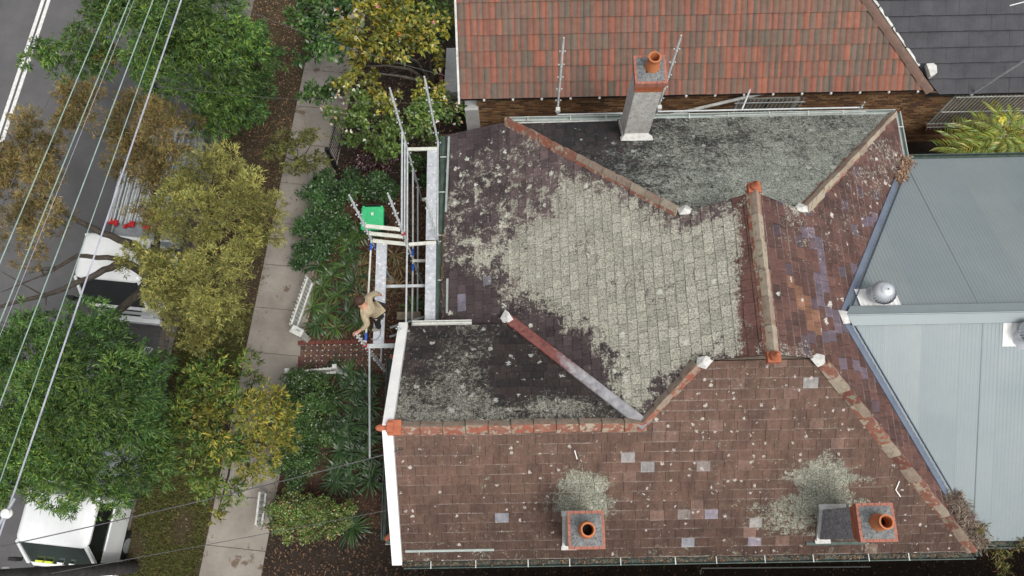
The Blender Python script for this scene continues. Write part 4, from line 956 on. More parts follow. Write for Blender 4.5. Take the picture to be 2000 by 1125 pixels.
# ------------------------------------------------------------------ wheelie bin
def bin_():
    c=at(727,424,1.05); t=thing('wheelie_bin','dark green wheelie bin with a bright green lid standing in the garden bed','bin',(c[0],c[1],0))
    x,y=c[0],c[1]; m=MB(); n=None
    for z,wx,wy,oy in ((.08,.44,.50,.04),(.95,.55,.66,0),(.99,.58,.70,0)):
        p=rrect(x,y+oy,wx,wy,.05,3); n=len(p); m.v+=[(a,b,z) for a,b in p]
    m.f=[tuple(range(n))[::-1]]+[(k*n+i,k*n+(i+1)%n,(k+1)*n+(i+1)%n,(k+1)*n+i) for k in (0,1) for i in range(n)]; m.mi=[0]*len(m.f); m.build('body',M['binbody'],t,smooth=True)
    l=MB(); rings=((.985,.60,.66,.07,-.02),(1.02,.60,.66,.07,-.02),(1.045,.56,.62,.07,-.02),(1.05,.40,.46,.06,-.01),(1.04,.385,.445,.055,-.01),(1.045,.30,.34,.04,-.0),(1.057,.285,.325,.04,0))
    for z,wx,wy,r,oy in rings:
        p=rrect(x,y+oy,wx,wy,r,3); n=len(p); l.v+=[(a,b,z) for a,b in p]
    K=len(rings); l.f=[(k*n+i,k*n+(i+1)%n,(k+1)*n+(i+1)%n,(k+1)*n+i) for k in range(K-1) for i in range(n)]+[tuple((K-1)*n+i for i in range(n))]; l.mi=[0]*len(l.f)
    ld=l.build('lid',M['binlid'],t,smooth=True)
    MB().box((x,y+.09,1.06),(.06,.085,.004)).build('label',M['sticker'],ld); MB().box((x+.22,y-.2,1.045),(.09,.13,.012)).build('lid_panel',M['binlid'],ld)
    MB().tube([(x-.22,y+.30,1.0),(x-.21,y+.37,1.02),(x+.21,y+.37,1.02),(x+.22,y+.30,1.0)],.017,8).build('handle',M['black'],t)
    for s in (-1,1):
        MB().tube([(x+s*.2,y+.28,.1),(x+s*.27,y+.28,.1)],.1,14).build('wheel',M['black'],t); MB().box((x+s*.24,y+.29,1.035),(.06,.05,.05)).build('hinge',M['binlid'],ld)
bin_()
# ------------------------------------------------------------------ fences
def pickets(label,p,q,n,h=1.0,post=True,group='white picket fence panels along the front garden'):
    p,q=np.array(p,float),np.array(q,float); d=(q-p)/np.linalg.norm(q-p); rz=math.atan2(d[1],d[0]); nr=np.array([-d[1],d[0],0]); t=thing('picket_fence',label,'fence',p,group)
    for i in range(n):
        c=p+(q-p)*(i/(n-1)); hh=h+rnd.uniform(-.01,.01); w_=.036; m=MB(); pts=[]
        prof_=[(-w_,.05),(w_,.05),(w_,hh-.05)]+[(w_*math.cos(R_(a)),hh-.05+.05*math.sin(R_(a))) for a in (30,60,90,120,150)]+[(-w_,hh-.05)]
        fr=[c+d*a+nr*.010+np.array([0,0,z]) for a,z in prof_]; bk=[c+d*a-nr*.010+np.array([0,0,z]) for a,z in prof_]; k=len(prof_)
        m.add(fr+bk,[tuple(range(k)),tuple(range(k,2*k))[::-1]]+[(i_,k+i_,k+(i_+1)%k,(i_+1)%k) for i_ in range(k)]); m.build('picket',M['whitedirt'],t)
    for z in (.3,.78): MB().beam(p-nr*.03*-1*-1+np.array([0,0,z]),q-nr*.03+np.array([0,0,z]),.045,.07).build('rail',M['whitedirt'],t)
    if post:
        for e in (p-d*.09,q+d*.09):
            m=MB(); m.box((e[0],e[1],h/2+.04),(.09,.09,h+.08),rz).box((e[0],e[1],h+.09),(.115,.115,.025),rz); m.build('post',M['whitedirt'],t,bevel=.008)
    return t
f1=at(598,540,.85); f2=at(566,632,.85); f1[2]=f2[2]=0
pickets('white picket fence panel at the street edge beside the strap leaved bed',f2,f1,14,.9,False)
g1=at(563,648,1.0); g2=at(588,662,.8); g1[2]=g2[2]=0
gp=thing('gate_post','broad white gate post box at the end of the picket fence','gate post',g1); m=MB(); cx_,cy_=(g1+g2)[:2]/2; m.box((cx_+.02,cy_+.14,.4),(.28,.16,.8),-.5).box((cx_+.02,cy_+.14,.81),(.33,.21,.03),-.5); m.build('post',M['whitedirt'],gp,bevel=.01); MB().box((cx_+.06,cy_+.15,.83),(.1,.05,.02),-.5).build('slot',M['galv_d'],gp)
h1=at(566,722,.95); h2=at(645,715,.95); h1[2]=h2[2]=0
pickets('low white picket fence panel along the lower side of the tiled front path',h1,h2,11,.8)
h3=at(552,738,.95); h4=at(545,760,.95); h3[2]=h4[2]=0; pickets('short white picket panel turning along the footpath beside the hedge',h4,h3,4,.8,False)
k1=at(501,960,.95); k2=at(493,1025,.95); k1[2]=k2[2]=0; pickets('white picket panel half hidden by the clipped shrub near the bottom edge',k2,k1,6,.6,False)
def iron(label,p,q,n,h=1.05):
    p,q=np.array(p,float),np.array(q,float); d=(q-p)/np.linalg.norm(q-p); t=thing('iron_fence',label,'fence',p,'black iron fence panels at the neighbour garden')
    for i in range(n):
        c=p+(q-p)*(i/(n-1)); MB().tube([(c[0],c[1],.05),(c[0],c[1],h)],.009,6).build('bar',M['iron'],t)
    for z in (.15,.9): MB().beam(p+np.array([0,0,z]),q+np.array([0,0,z]),.012,.035).build('rail',M['iron'],t)
    e=q+d*.05; m=MB(); m.box((e[0],e[1],.6),(.09,.09,1.2)); m.build('post',M['iron'],t); 
q1=at(655,232,1.0); q2=at(641,294,1.0); q1[2]=q2[2]=0; iron('black iron bar fence panel between the pavement and the flowering camellia',q1,q2,12)
q3=at(655,318,.6); q4=at(622,352,.9); q3[2]=q4[2]=0; iron('black iron gate panel standing open over the pavement below the camellia',q3,q4,9)
# ------------------------------------------------------------------ power pole and lines
bp=at(262,1108,0); po=thing('power_pole','dark timber power pole leaning out of the bottom left corner','power pole',bp)
MB().tube([(bp[0],bp[1],-.1),(bp[0]-.0,bp[1],5),(bp[0]-.02,bp[1],10.5)],[.145,.13,.11],18).build('post',M['pole'],po,smooth=True)
top=Vector((bp[0]-.02,bp[1],9.3)); dr=Vector((SR[0],SR[1],0)); MB().beam(top-dr*1.2,top+dr*1.2,.1,.12).build('cross_arm',M['timber'],po)
cfit=at(12,1110,4.9); MB().box((bp[0]-.02,bp[1]+.1,5.1),(.08,.12,.1)).build('fitting',M['sticker'],po)
def wire(label,a,za,b,zb,r,mat,ext=1.4,name='power_line',sag=.0):
    p=Vector(at(*a,za)); q=Vector(at(*b,zb)); d=q-p; p2=p-d*ext; q2=q+d*ext; n=24; pts=[]
    for i in range(n+1):
        t=i/n; c=p2+(q2-p2)*t; c.z-=sag*4*t*(1-t); pts.append(c)
    t=thing(name,label,'cable',p); MB().tube(pts,r,6).build('strand',M[mat],t,smooth=True); return t
wire('green cable, leftmost of the bright overhead lines, reaching the left edge highest',(216,0),8.2,(56,380),8.2,.0095,'wire')
wire('green cable, second of the bright overhead lines from the left',(253,0),8.2,(100,380),8.2,.0095,'wire')
wire('green cable in the middle of the bundle of bright overhead lines',(299,0),8.2,(155,380),8.2,.0095,'wire')
wire('thin pale cable between the middle line and the thick twisted cable',(330,0),7.6,(198,376),7.6,.008,'wire')
wire('thick pale twisted cable, rightmost of the overhead lines, ending at the white insulator',(354,0),6.6,(100,748),6.6,.016,'wire_w')
wire('very thin dark grey wire crossing the road left of all bright cables',(182,0),7.0,(13,380),7.0,.006,'wire_d')
wire('very thin wire running close beside the second bright cable',(262,0),7.0,(110,380),7.0,.004,'wire_w')
def svc(label,a,za,b,zb,r,mat,sag):
    p=Vector(at(*a,za)); q=Vector(at(*b,zb)); pts=[]
    for i in range(17):
        t=i/16; c=p+(q-p)*t; c.z-=sag*4*t*(1-t); pts.append(c)
    t=thing('service_wire',label,'cable',p); MB().tube(pts,r,6).build('strand',M[mat],t,smooth=True); return t
svc('dark service wire sagging from the power pole to the white bargeboard',(-10,1070),6.2,(788,878),4.9,.010,'wire_d',.35)
svc('faint dark wire crossing the footpath to the hedge in front of the house',(100,1120),5,(790,990),4.0,.006,'wire_d',.2)
svc('thin service wire crossing the pavement to the red tiled house',(305,168),6.6,(885,200),3.2,.004,'wire_d',.25)
svc('dark wire from the top trees over the magnolia to the porch slab',(480,20),5.5,(900,155),3.3,.006,'wire_d',.2)
ins=at(14,1003,6.6); it=thing('insulator','white insulator on the thick cable near the bottom left corner','insulator',ins); MB().lathe(ins,[(.001,-.09),(.06,-.07),(.085,-.01),(.06,.05),(.075,.07),(.03,.1),(.001,.11)],14).build('shell',M['white'],it,smooth=True)
MB().tube([Vector(ins)+Vector((-.12,-.25,.02)),Vector(ins)+Vector((.1,.25,.02))],.03,8).build('clamp',M['galv_d'],it)
# ------------------------------------------------------------------ vegetation
def nrm(a): return a/np.maximum(np.linalg.norm(a,axis=1,keepdims=True),1e-9)
def leaf_mesh(name,base,dirs,L,Wd,tint,mat,parent,droop=.25,fold=.12,kind=None):
    n=len(base); up=np.array([0,0,1.0])+rng.normal(0,.45,(n,3)); d=nrm(dirs); s=nrm(np.cross(d,up)); nn=np.cross(s,d)
    L=np.asarray(L)[:,None]; Wd=np.asarray(Wd)[:,None]
    mid=base+d*L*.45+nn*L*.04; tip=base+d*L-np.array([0,0,1.0])*L*droop
    V=np.stack([base,mid+s*Wd/2+nn*Wd*fold,tip,mid-s*Wd/2+nn*Wd*fold],1).reshape(-1,3)
    F=np.arange(4*n,dtype=np.int32).reshape(-1,4); T4=np.repeat(tint,4,0)
    o=mesh_np(name,V,F,mat,parent,tint=T4)
    if kind: o['kind']=kind
    return o
def lump(dirs,seed,k=4):
    r=np.random.default_rng(seed); a=r.normal(0,1,(k,3)); a/=np.linalg.norm(a,axis=1)[:,None]
    return sum(np.maximum(0,dirs@q)**6 for q in a)
def crown_points(lobes,dens,seed,low=-.35,flat=.8,sub=(.26,.46),nsub=10):
    """clump centres with outward normals on sub-lobes scattered over every lobe"""
    r=np.random.default_rng(seed); C=[];N=[];I=[];T=[]
    for li,(px,py,z,R,*pal) in enumerate(lobes):
        c=at(px,py,z); ns=max(4,int(nsub*(R/.8)**1.2)+2)
        for k in range(ns):
            d=r.normal(0,1,3); d/=np.linalg.norm(d); d[2]=abs(d[2])*1.0-.2
            sc_=c+d*R*np.array([1,1,flat*1.15])*r.uniform(.5,.98); rs=min(R,.9)*r.uniform(*sub)+.05
            m=max(5,int(dens*rs*rs*7)); dd=r.normal(0,1,(m,3)); dd=nrm(dd); dd=dd[dd[:,2]>low]
            if not len(dd): continue
            rad=rs*r.uniform(.3,1.1,(len(dd),1))**.55*(.75+.45*lump(dd,int(r.integers(1e9)))[:,None])
            C.append(sc_+dd*rad*np.array([1,1,.8])); N.append(nrm(dd+d*.35)); I.append(np.full(len(dd),li)); T.append(np.full(len(dd),r.uniform(0,1)))
    return np.concatenate(C),np.concatenate(N),np.concatenate(I),np.concatenate(T)
def pal_pick(pal,n,r,tone=None):
    pal=np.array(pal); w_=r.integers(0,len(pal),n); t=pal[w_]
    j=r.uniform(.75,1.3,(n,1)); t=t*j*np.array([1,1,1])
    return t
def foliage(name,parent,lobes,dens,k,L,Wd,pals,mat,seed,spread=.9,out=.8,droop=.25,updir=.0,low=-.35,flat=.8,kind=None,jit=.03,nsub=10,sub=(.26,.46)):
    r=np.random.default_rng(seed); C,N,I,T=crown_points(lobes,dens,seed,low,flat,sub,nsub)
    n=len(C); base=np.repeat(C,k,0)+r.normal(0,jit,(n*k,3)); No=np.repeat(N,k,0)
    spray=np.repeat(nrm(N*np.array([1,1,.4])+r.normal(0,.5,(n,3))),k,0)
    d=spray*out+No*.2+r.normal(0,1,(n*k,3))*spread*.6+np.array([0,0,updir])
    li=np.repeat(I,k); tt=np.repeat(T,k); tint=np.zeros((n*k,3))
    for q in range(len(lobes)):
        m=li==q; p=lobes[q][4] if len(lobes[q])>4 else 0
        tint[m]=pal_pick(pals[p],m.sum(),r)
    cl=np.repeat(r.uniform(.8,1.2,n),k)[:,None]; tint*=cl*(.5+.95*tt[:,None]**1.3)  # random clump brightness stands in for lit and shaded parts of the crown
    ln=L*r.uniform(.6,1.25,n*k); wn=Wd*r.uniform(.7,1.3,n*k)
    return leaf_mesh(name,base,d,ln,wn,tint,mat,parent,droop,kind=kind)
def trunk(parent,pts,rs,mat='bark',name='trunk'):
    P=[Vector(p) for p in pts]; Q=[];Rr=[]
    for i in range(len(P)-1):
        for k in range(4):
            t=k/4; q=P[i].lerp(P[i+1],t)
            if i+k>0: q=q+Vector((rnd.uniform(-1,1),rnd.uniform(-1,1),rnd.uniform(-.5,.5)))*rs[i]*.28
            Q.append(q); Rr.append(rs[i]*(1-t)+rs[i+1]*t)
    Q.append(P[-1]); Rr.append(rs[-1])
    return MB().tube(Q,Rr,10).build(name,M[mat],parent,smooth=True)
GREEN=[(.065,.14,.027),(.048,.11,.025),(.10,.175,.03),(.034,.08,.024),(.16,.225,.04)]
GREEND=[(.035,.085,.028),(.05,.115,.03),(.07,.14,.03),(.10,.17,.035)]
GOLD=[(.29,.26,.075),(.22,.22,.06),(.38,.34,.10),(.15,.17,.05),(.24,.26,.075)]
BRONZE=[(.22,.17,.06),(.27,.20,.07),(.16,.14,.055),(.29,.19,.08),(.17,.16,.055)]
YEL=[(.28,.25,.035),(.22,.22,.035),(.16,.19,.035),(.33,.25,.04),(.12,.16,.035)]
OLIV=[(.13,.14,.04),(.17,.16,.045),(.10,.11,.035)]
DK=[(.038,.08,.028),(.05,.105,.033),(.07,.13,.036)]
CAM=[(.085,.15,.035),(.065,.125,.03),(.11,.17,.04),(.15,.19,.045)]
CAMY=[(.26,.23,.03),(.20,.20,.035),(.13,.16,.035),(.32,.25,.04),(.10,.14,.035)]
def tree(name,label,base,top,lobes,pals,cat='tree',group=None,mat='leaf',seed=1,dens=44,k=11,L=.145,Wd=.027,limbs=True,rt=.12,low=-.35,nsub=7,sub=(.28,.5),**kw):
    b=at(*base,0); t=thing(name,label,cat,b,group); tp=at(*top)
    trunk(t,[b-np.array([0,0,.1]),b*.55+tp*.45+np.array([0,0,-.2]),tp],[rt,rt*.8,rt*.55])
    if limbs:
        for lb in lobes[::max(1,len(lobes)//7)]:
            q=at(lb[0],lb[1],lb[2]); s=b*.3+tp*.7; trunk(t,[s,s*.5+q*.5+np.array([0,0,-.15]),q],[rt*.5,rt*.35,rt*.15],name='limb')
    foliage('crown',t,lobes,dens,k,L,Wd,pals,M[mat],seed,low=low,nsub=nsub,sub=sub,**kw); return t
tree('street_tree','tall green street tree at the top with drooping lance shaped leaves',(345,110),(350,90,2.8),
 [(260,70,4.5,1.0),(340,50,5,1.1),(430,40,4.5,1.05),(250,-10,4.5,.9),(390,130,4.8,1.0),(465,150,3.8,.95),(320,125,4.4,.8),(430,215,3.4,.85),(485,250,2.5,.6,1),(505,130,3,.75,1),(520,200,2.2,.5,1),(150,105,3.9,.75),(90,112,3.7,.5),(195,130,3.7,.6),(120,140,3.4,.5),(215,20,4,.5),(480,50,3,.6,1),(330,-30,5,1),(455,95,3.9,.7),(400,180,4.0,.7),(470,70,3.4,.6,1),(370,90,4.6,.7),(500,170,2.6,.5,1),(300,165,3.8,.45,1)],[GREEN,GREEND],L=.13,Wd=.025,dens=50,seed=11,group='lance leaved street trees')
tree('street_tree','dark green street tree at the lower left over the road',(190,840),(180,800,2.8),
 [(60,690,4,.95,1),(150,700,4.4,1.0,1),(215,720,4.2,.85,1),(60,790,4.6,1.05),(160,800,5,1.15),(250,800,4.4,.95,1),(50,890,4.4,.9),(150,890,4.6,1.0),(230,890,4,.9),(295,760,3.6,.7,1),(90,955,3.5,.55),(190,955,3.2,.5),(270,950,2.4,.55,1),(10,650,3.8,.5,1),(300,890,2.5,.6,1),(315,830,2.8,.5,1),(10,740,4,.7,1),(145,1000,3.0,.2,1),(0,960,3.5,.5),(110,840,4.8,.8),(200,850,4.6,.8),(270,720,3.8,.6,1),(20,850,4.4,.7),(100,740,4.4,.8)],[GREEN,GREEND],L=.12,Wd=.023,dens=58,seed=12,group='lance leaved street trees')
GN_=[(410,350,4.8,.95),(470,400,4.6,.9),(400,420,4.4,.85),(520,445,4.0,.55),(330,420,3.8,.6),(545,400,3.5,.38),(360,515,4.8,.9),(330,560,4.6,.8),(420,560,4.5,.85),(380,620,4.0,.8),(445,610,3.5,.6),(460,510,4,.6),(300,490,4,.5),(255,505,3.6,.35),(400,670,3,.45),
 (60,280,4.5,.85,1),(60,360,4.5,.85,1),(95,430,4.4,.6,1),(20,440,4.3,.5,1),(60,500,4.2,.35,1),(10,310,4.4,.6,1),(190,215,4.2,.7,1),(260,240,4.4,.75,1),(330,255,4.2,.8,1),(250,310,4,.65,1),(350,330,3.6,.6,1),(150,250,4,.5,1),(300,390,3.2,.4,1),(215,120,3.8,.35,1),(290,330,3.8,.5,1),(175,80,3.9,.3,1),(265,420,3.2,.25,1),(310,330,3.9,.5,1),(280,300,3.9,.45,1),(330,400,3.9,.5),(305,590,3.6,.34),(340,590,4,.5),(325,470,4.1,.5),(300,440,3.6,.35,1),(225,290,4.0,.45,1),(150,180,4.0,.4,1)]
gb=at(355,545,0); gt=thing('golden_tree','spreading tree with golden feathery leaves and dark limbs reaching over the loaded truck','tree',gb)
fk=at(300,545,2.2); trunk(gt,[gb,gb*.5+fk*.5,fk],[.2,.17,.15])
for pts,r in (([(300,545,2.2),(275,572,2.9),(215,620,3.3),(140,645,3.6),(30,648,3.8)],.13),([(300,545,2.2),(240,510,3.0),(190,535,3.4),(110,570,3.7),(-10,602,3.9)],.11),([(300,545,2.2),(230,505,3.0),(150,500,3.4),(80,540,3.6)],.085),([(300,545,2.2),(265,480,3.1),(200,455,3.6),(140,425,4.0),(80,380,4.2)],.11),([(300,545,2.2),(370,520,3.2),(420,440,3.8),(430,360,4.2)],.1),([(300,545,2.2),(350,590,3.2),(400,620,3.4)],.08),([(300,545,2.2),(310,440,3.2),(290,330,3.5),(260,250,3.8)],.08)):
    trunk(gt,[at(*p) for p in pts],[r*(1-.68*i/(len(pts)-1)) for i in range(len(pts))],name='limb')
    for j in range(5):
        a_=at(*pts[-1]); b_=at(*pts[-2]); s_=b_+(a_-b_)*rnd.uniform(.1,1); e_=s_+np.array([rnd.uniform(-.8,.4),rnd.uniform(-.6,.6),rnd.uniform(.1,.5)]); trunk(gt,[s_,e_],[.02,.006],name='twig')
foliage('crown',gt,[(a,b,z+(i_%3-1)*.35,q*(.88 if not p_ else 1.0),*p_) for i_,(a,b,z,q,*p_) in enumerate(GN_)],70,12,.10,.017,[GOLD,BRONZE],M['needle'],13,spread=.9,droop=.05,updir=.25,jit=.03,nsub=13,sub=(.22,.42))
tree('yellow_green_tree','yellow green bushy tree leaning over the footpath at the bottom',(470,880),(450,850,2.0),
 [(400,760,3.2,.6),(440,720,3,.42),(380,830,3.4,.7),(460,820,3.6,.7,1),(530,830,3.2,.5,1),(420,900,3.3,.7),(500,885,3,.6,1),(555,810,2.8,.36,1),(350,885,2.8,.42),(430,960,2.6,.4),(495,935,2.5,.34,1),(390,950,2.4,.3),(425,1000,2.2,.2,1),(520,780,3,.45,1),(540,865,2.8,.38,1),(470,955,2.6,.42),(500,725,2.8,.32),(450,780,3.3,.5),(370,790,3.0,.45),(560,845,2.6,.3,1)],[[*YEL[1:3],*GREEN[:3],(.13,.16,.035)],YEL],seed=14,dens=44,k=9,L=.125,Wd=.03,rt=.07)
tree('young_tree','small olive green young tree growing out over the pavement',(575,330),(578,305,1.6),[(580,285,2.3,.36),(548,300,2.1,.3),(600,325,2.0,.3),(572,330,2.1,.3),(612,275,2.1,.22),(560,265,2.2,.22),(625,310,1.8,.18)],[OLIV],seed=15,dens=70,k=9,L=.12,Wd=.03,rt=.035)
mg=tree('magnolia_tree','magnolia with yellowing leaves and bare grey branches beside the red roof',(845,165),(800,110,2.2),
 [(620,40,3.2,.75,1),(608,105,2.8,.42,1),(660,20,3.6,.7,1),(720,55,4,.75),(775,80,3.7,.55),(825,55,3.6,.7),(760,15,4,.7),(850,15,3.4,.6,2),(690,100,3.2,.5),(800,-20,3.8,.7,2),(848,110,2.9,.3),(655,75,3.2,.5,1),(870,70,2.8,.35,2),(720,115,3,.35),(625,175,2.4,.42,1),(655,185,2.3,.36,1),(600,190,2.1,.2,1)],[CAMY,GREEND,CAM],seed=16,dens=36,k=8,L=.14,Wd=.07,rt=.07,spread=1.3,out=.5,droop=.15,mat='leafg')
for pts in ([(845,165,.5),(800,135,1.8),(750,128,2.6),(700,130,2.9)],[(845,165,.5),(815,120,2.0),(770,105,2.8)],[(845,165,.5),(840,120,2.0),(835,90,2.8)],[(845,165,.5),(790,150,1.8),(730,142,2.4),(680,150,2.5)]): trunk(mg,[at(*p) for p in pts],[.05,.035,.022,.01][:len(pts)],'bark_l','limb')
cm=tree('camellia','rounded camellia bush with glossy leaves and scattered white flowers',(780,290),(775,240,1.6),
 [(700,210,2.6,.5),(760,195,3,.42,1),(720,255,2.4,.55),(800,240,2.6,.55),(850,220,2.6,.5),(890,222,2.3,.33),(662,222,2.2,.34),(780,275,2.2,.4),(840,265,2.3,.36),(690,165,2.8,.36,1),(735,165,2.9,.36,1),(865,185,2.6,.25,1),(820,180,2.6,.3,1),(750,300,1.7,.3),(680,265,1.9,.3)],[CAM,CAMY],seed=17,dens=52,k=8,L=.105,Wd=.06,rt=.05,spread=1.3,out=.5,droop=.12,mat='leafg')
def flowers(parent,lobes,n,cols,seed,R=.05):
    r=np.random.default_rng(seed); B=[];D=[];Tn=[]
    for i in range(n):
        px,py,z,rad=lobes[r.integers(len(lobes))][:4]; d=r.normal(0,1,3); d[2]=abs(d[2])+.4; d/=np.linalg.norm(d); c=at(px,py,z)+d*rad*1.02; tc=cols[r.integers(len(cols))]
        for k in range(9): q=r.normal(0,1,3)+d*.7; B.append(c+r.normal(0,.008,3)); D.append(q); Tn.append(np.array(tc)*r.uniform(.85,1.1))
    n=len(B); return leaf_mesh('flowers',np.array(B),np.array(D),np.full(n,R),np.full(n,R*.8),np.array(Tn),M['petal'],parent,0,kind='stuff')
flowers(cm,[(700,210,2.6,.6),(720,255,2.4,.62),(850,220,2.6,.6),(890,222,2.3,.4),(660,222,2.2,.42)],34,[(.75,.72,.6),(.8,.78,.7),(.6,.42,.26)],1)
flowers(mg,[(825,55,3.6,.8),(760,15,4,.8),(720,55,4,.85)],10,[(.75,.7,.66),(.7,.3,.3),(.55,.22,.06)],2,.06)
def shrub(label,lobes,pals,seed,name='shrub',dens=34,k=8,L=.085,Wd=.04,mat='leafg',group=None,base=None,**kw):
    b=at(lobes[0][0],lobes[0][1],0); t=thing(name,label,'shrub',b,group)
    for j in range(4):
        q=at(*lobes[j%len(lobes)][:3]); trunk(t,[b+np.array([rnd.uniform(-.1,.1),rnd.uniform(-.1,.1),0]),q],[.025,.01],name='stem')
    foliage('leaves',t,lobes,dens*3.2,k,L,Wd,pals,M[mat],seed,spread=1.3,out=.5,droop=.1,low=-.2,nsub=22,**kw); return t
shrub('dark green bushy shrub at the pavement edge left of the wheelie bin',[(620,385,.9,.45),(605,440,.8,.42),(650,400,.9,.4),(640,450,.8,.36),(665,440,.8,.3)],[DK+GREEND[:2]],21)
shrub('dark green shrub above the strap leaved bed beside the footpath',[(600,495,.7,.36),(590,520,.6,.26),(640,490,.7,.3),(615,475,.8,.3)],[DK+GREEND[:2]],22)
shrub('dark leafy shrub directly behind the wheelie bin',[(690,365,1.0,.4),(740,360,1.1,.36),(715,380,.9,.3),(765,375,1,.25),(640,355,1,.3)],[DK+GREEND[:1]],23)
shrub('small green shrub under the scaffold planks near the house front',[(815,325,.8,.25),(830,350,.7,.2),(845,320,.9,.2)],[GREEND],24,dens=40)
shrub('pink flowering low shrub in the shade below the camellia',[(735,310,.5,.3),(710,320,.4,.25),(760,318,.4,.25)],[[(.10,.03,.035),(.07,.03,.03),(.3,.2,.22),(.05,.05,.03)]],25,L=.06,Wd=.03)
shrub('long dark hedge along the footpath south of the front path',[(590,745,1.1,.36),(575,790,1.1,.38),(590,835,1.1,.4),(610,790,1.0,.35),(565,865,1.1,.36),(600,880,1.0,.38),(630,840,.9,.3),(580,920,.95,.36),(555,905,1,.3),(625,745,.9,.26),(640,790,.8,.25)],[[*DK,(.075,.135,.035),(.09,.155,.04),(.06,.12,.033)]],26,name='hedge',L=.06,Wd=.034,dens=64)
shrub('rounded clipped green shrub with a few orange leaves near the bottom edge',[(540,1005,.8,.36),(585,990,.85,.36),(630,1000,.85,.36),(665,1010,.75,.32),(560,1030,.7,.3),(610,1030,.75,.33),(650,1030,.65,.26),(680,1000,.65,.22)],[[(.12,.19,.045),(.10,.16,.04),(.15,.21,.05),(.13,.18,.045),(.11,.17,.04),(.09,.15,.04),(.28,.18,.08)]],27,L=.06,Wd=.035,dens=46)
# strap leaved clumps
def strap(label,px,py,n,L,Wd,pal,seed,group='strap leaved clumps in the front garden',name='strap_plant',arch=.55,z=0,up=.9):
    c=at(px,py,z); r=np.random.default_rng(seed); t=thing(name,label,'plant',c,group); V=[];F=[];T_=[]
    for i in range(n):
        a=r.uniform(0,6.283); l=L*r.uniform(.6,1.15); w_=Wd*r.uniform(.7,1.2); d=np.array([math.cos(a),math.sin(a),0]); s=np.array([-d[1],d[0],0]); b=c+d*r.uniform(.0,.08); tc=np.array(pal[r.integers(len(pal))])*r.uniform(.7,1.3); o=len(V); rise=up*r.uniform(.7,1.2)
        for k,(q,ww) in enumerate(((0,.7),(.35,1),(.7,.85),(1,.08))):
            p=b+d*l*q*.85+np.array([0,0,l*(rise*q-arch*1.5*q*q)+.03]); V+= [p+s*w_*ww/2,p-s*w_*ww/2]; T_+=[tc,tc]
        F+=[(o+2*k,o+2*k+1,o+2*k+3,o+2*k+2) for k in range(3)]
    mesh_np('leaves',np.array(V),np.array(F),M['leafg'],t,tint=np.array(T_)); return t
GR=[(.06,.12,.03),(.08,.15,.035),(.10,.17,.04),(.045,.09,.03)]; GRD=[(.03,.066,.026),(.042,.088,.032),(.06,.115,.035)]; DRY=[(.22,.15,.06),(.28,.18,.08),(.12,.12,.04),(.16,.12,.05)]
SPL='strap leaved green clump in the bed between the picket fence and the scaffold'
NB=['just above the picket fence top','right of the picket fence top','midway between picket fence and scaffold at the upper end','nearest the scaffold post at the upper end','beside the middle pickets','a step in from the middle pickets','under the scaffold rail above the person','beside the lower pickets','a step in from the lower pickets','left of the leaning person','directly below the head of the person','by the tiled path left of the person','by the tiled path at the gate post','beside the bin and first scaffold post','two steps left of the bin post','at the edge of the deck plank above the person']
for i,(x,y) in enumerate([(625,520),(650,540),(675,520),(690,500),(630,560),(660,575),(690,560),(610,600),(640,615),(680,610),(700,630),(655,640),(620,635),(685,480),(665,465),(700,540)]): strap('strap leaved green clump '+NB[i],x,y,34,.5,.035,GR if i%3 else GRD,100+i)
for i,(x,y) in enumerate([(705,520),(715,545),(700,575),(770,500),(780,520),(775,560)]): strap('clump of half dry strap leaves under the scaffold planks',x,y,26,.42,.025,DRY,130+i,'dry strap clumps by the scaffold')
strap('bright green grassy clump between the scaffold rails near the house wall',808,600,40,.45,.03,GR,140,None); strap('green strap leaved clump beside the wheelie bin',700,455,40,.55,.045,GR,141,None)
SPD='dark strap leaved clump in the shaded bed in front of the gable'
k=0
for y in range(735,965,30):
    for ci,x in enumerate((655,690,718)): k+=1; strap('dark strap leaved clump, %s from the tiled path in the row %s'%(['first','second','third','fourth','fifth','sixth','seventh','eighth'][(y-735)//30],['beside the hedge','between hedge and house','nearest the gable'][ci]),x+rnd.uniform(-10,10),y+rnd.uniform(-8,8),36,.5,.035,GRD if k%4 else GR[:1]+GRD,150+k,'dark strap clumps before the gable')
strap('weeping grass clump below the clipped shrub at the bottom edge',690,1030,70,.6,.022,GR[:1]+GRD,190,None); strap('low grass clump beside the path corner under the picket fence',600,735,50,.35,.025,GR,191,None); strap('dark green grass clump at the path edge right of the low picket fence',680,728,50,.4,.03,GRD+GR,192,None)
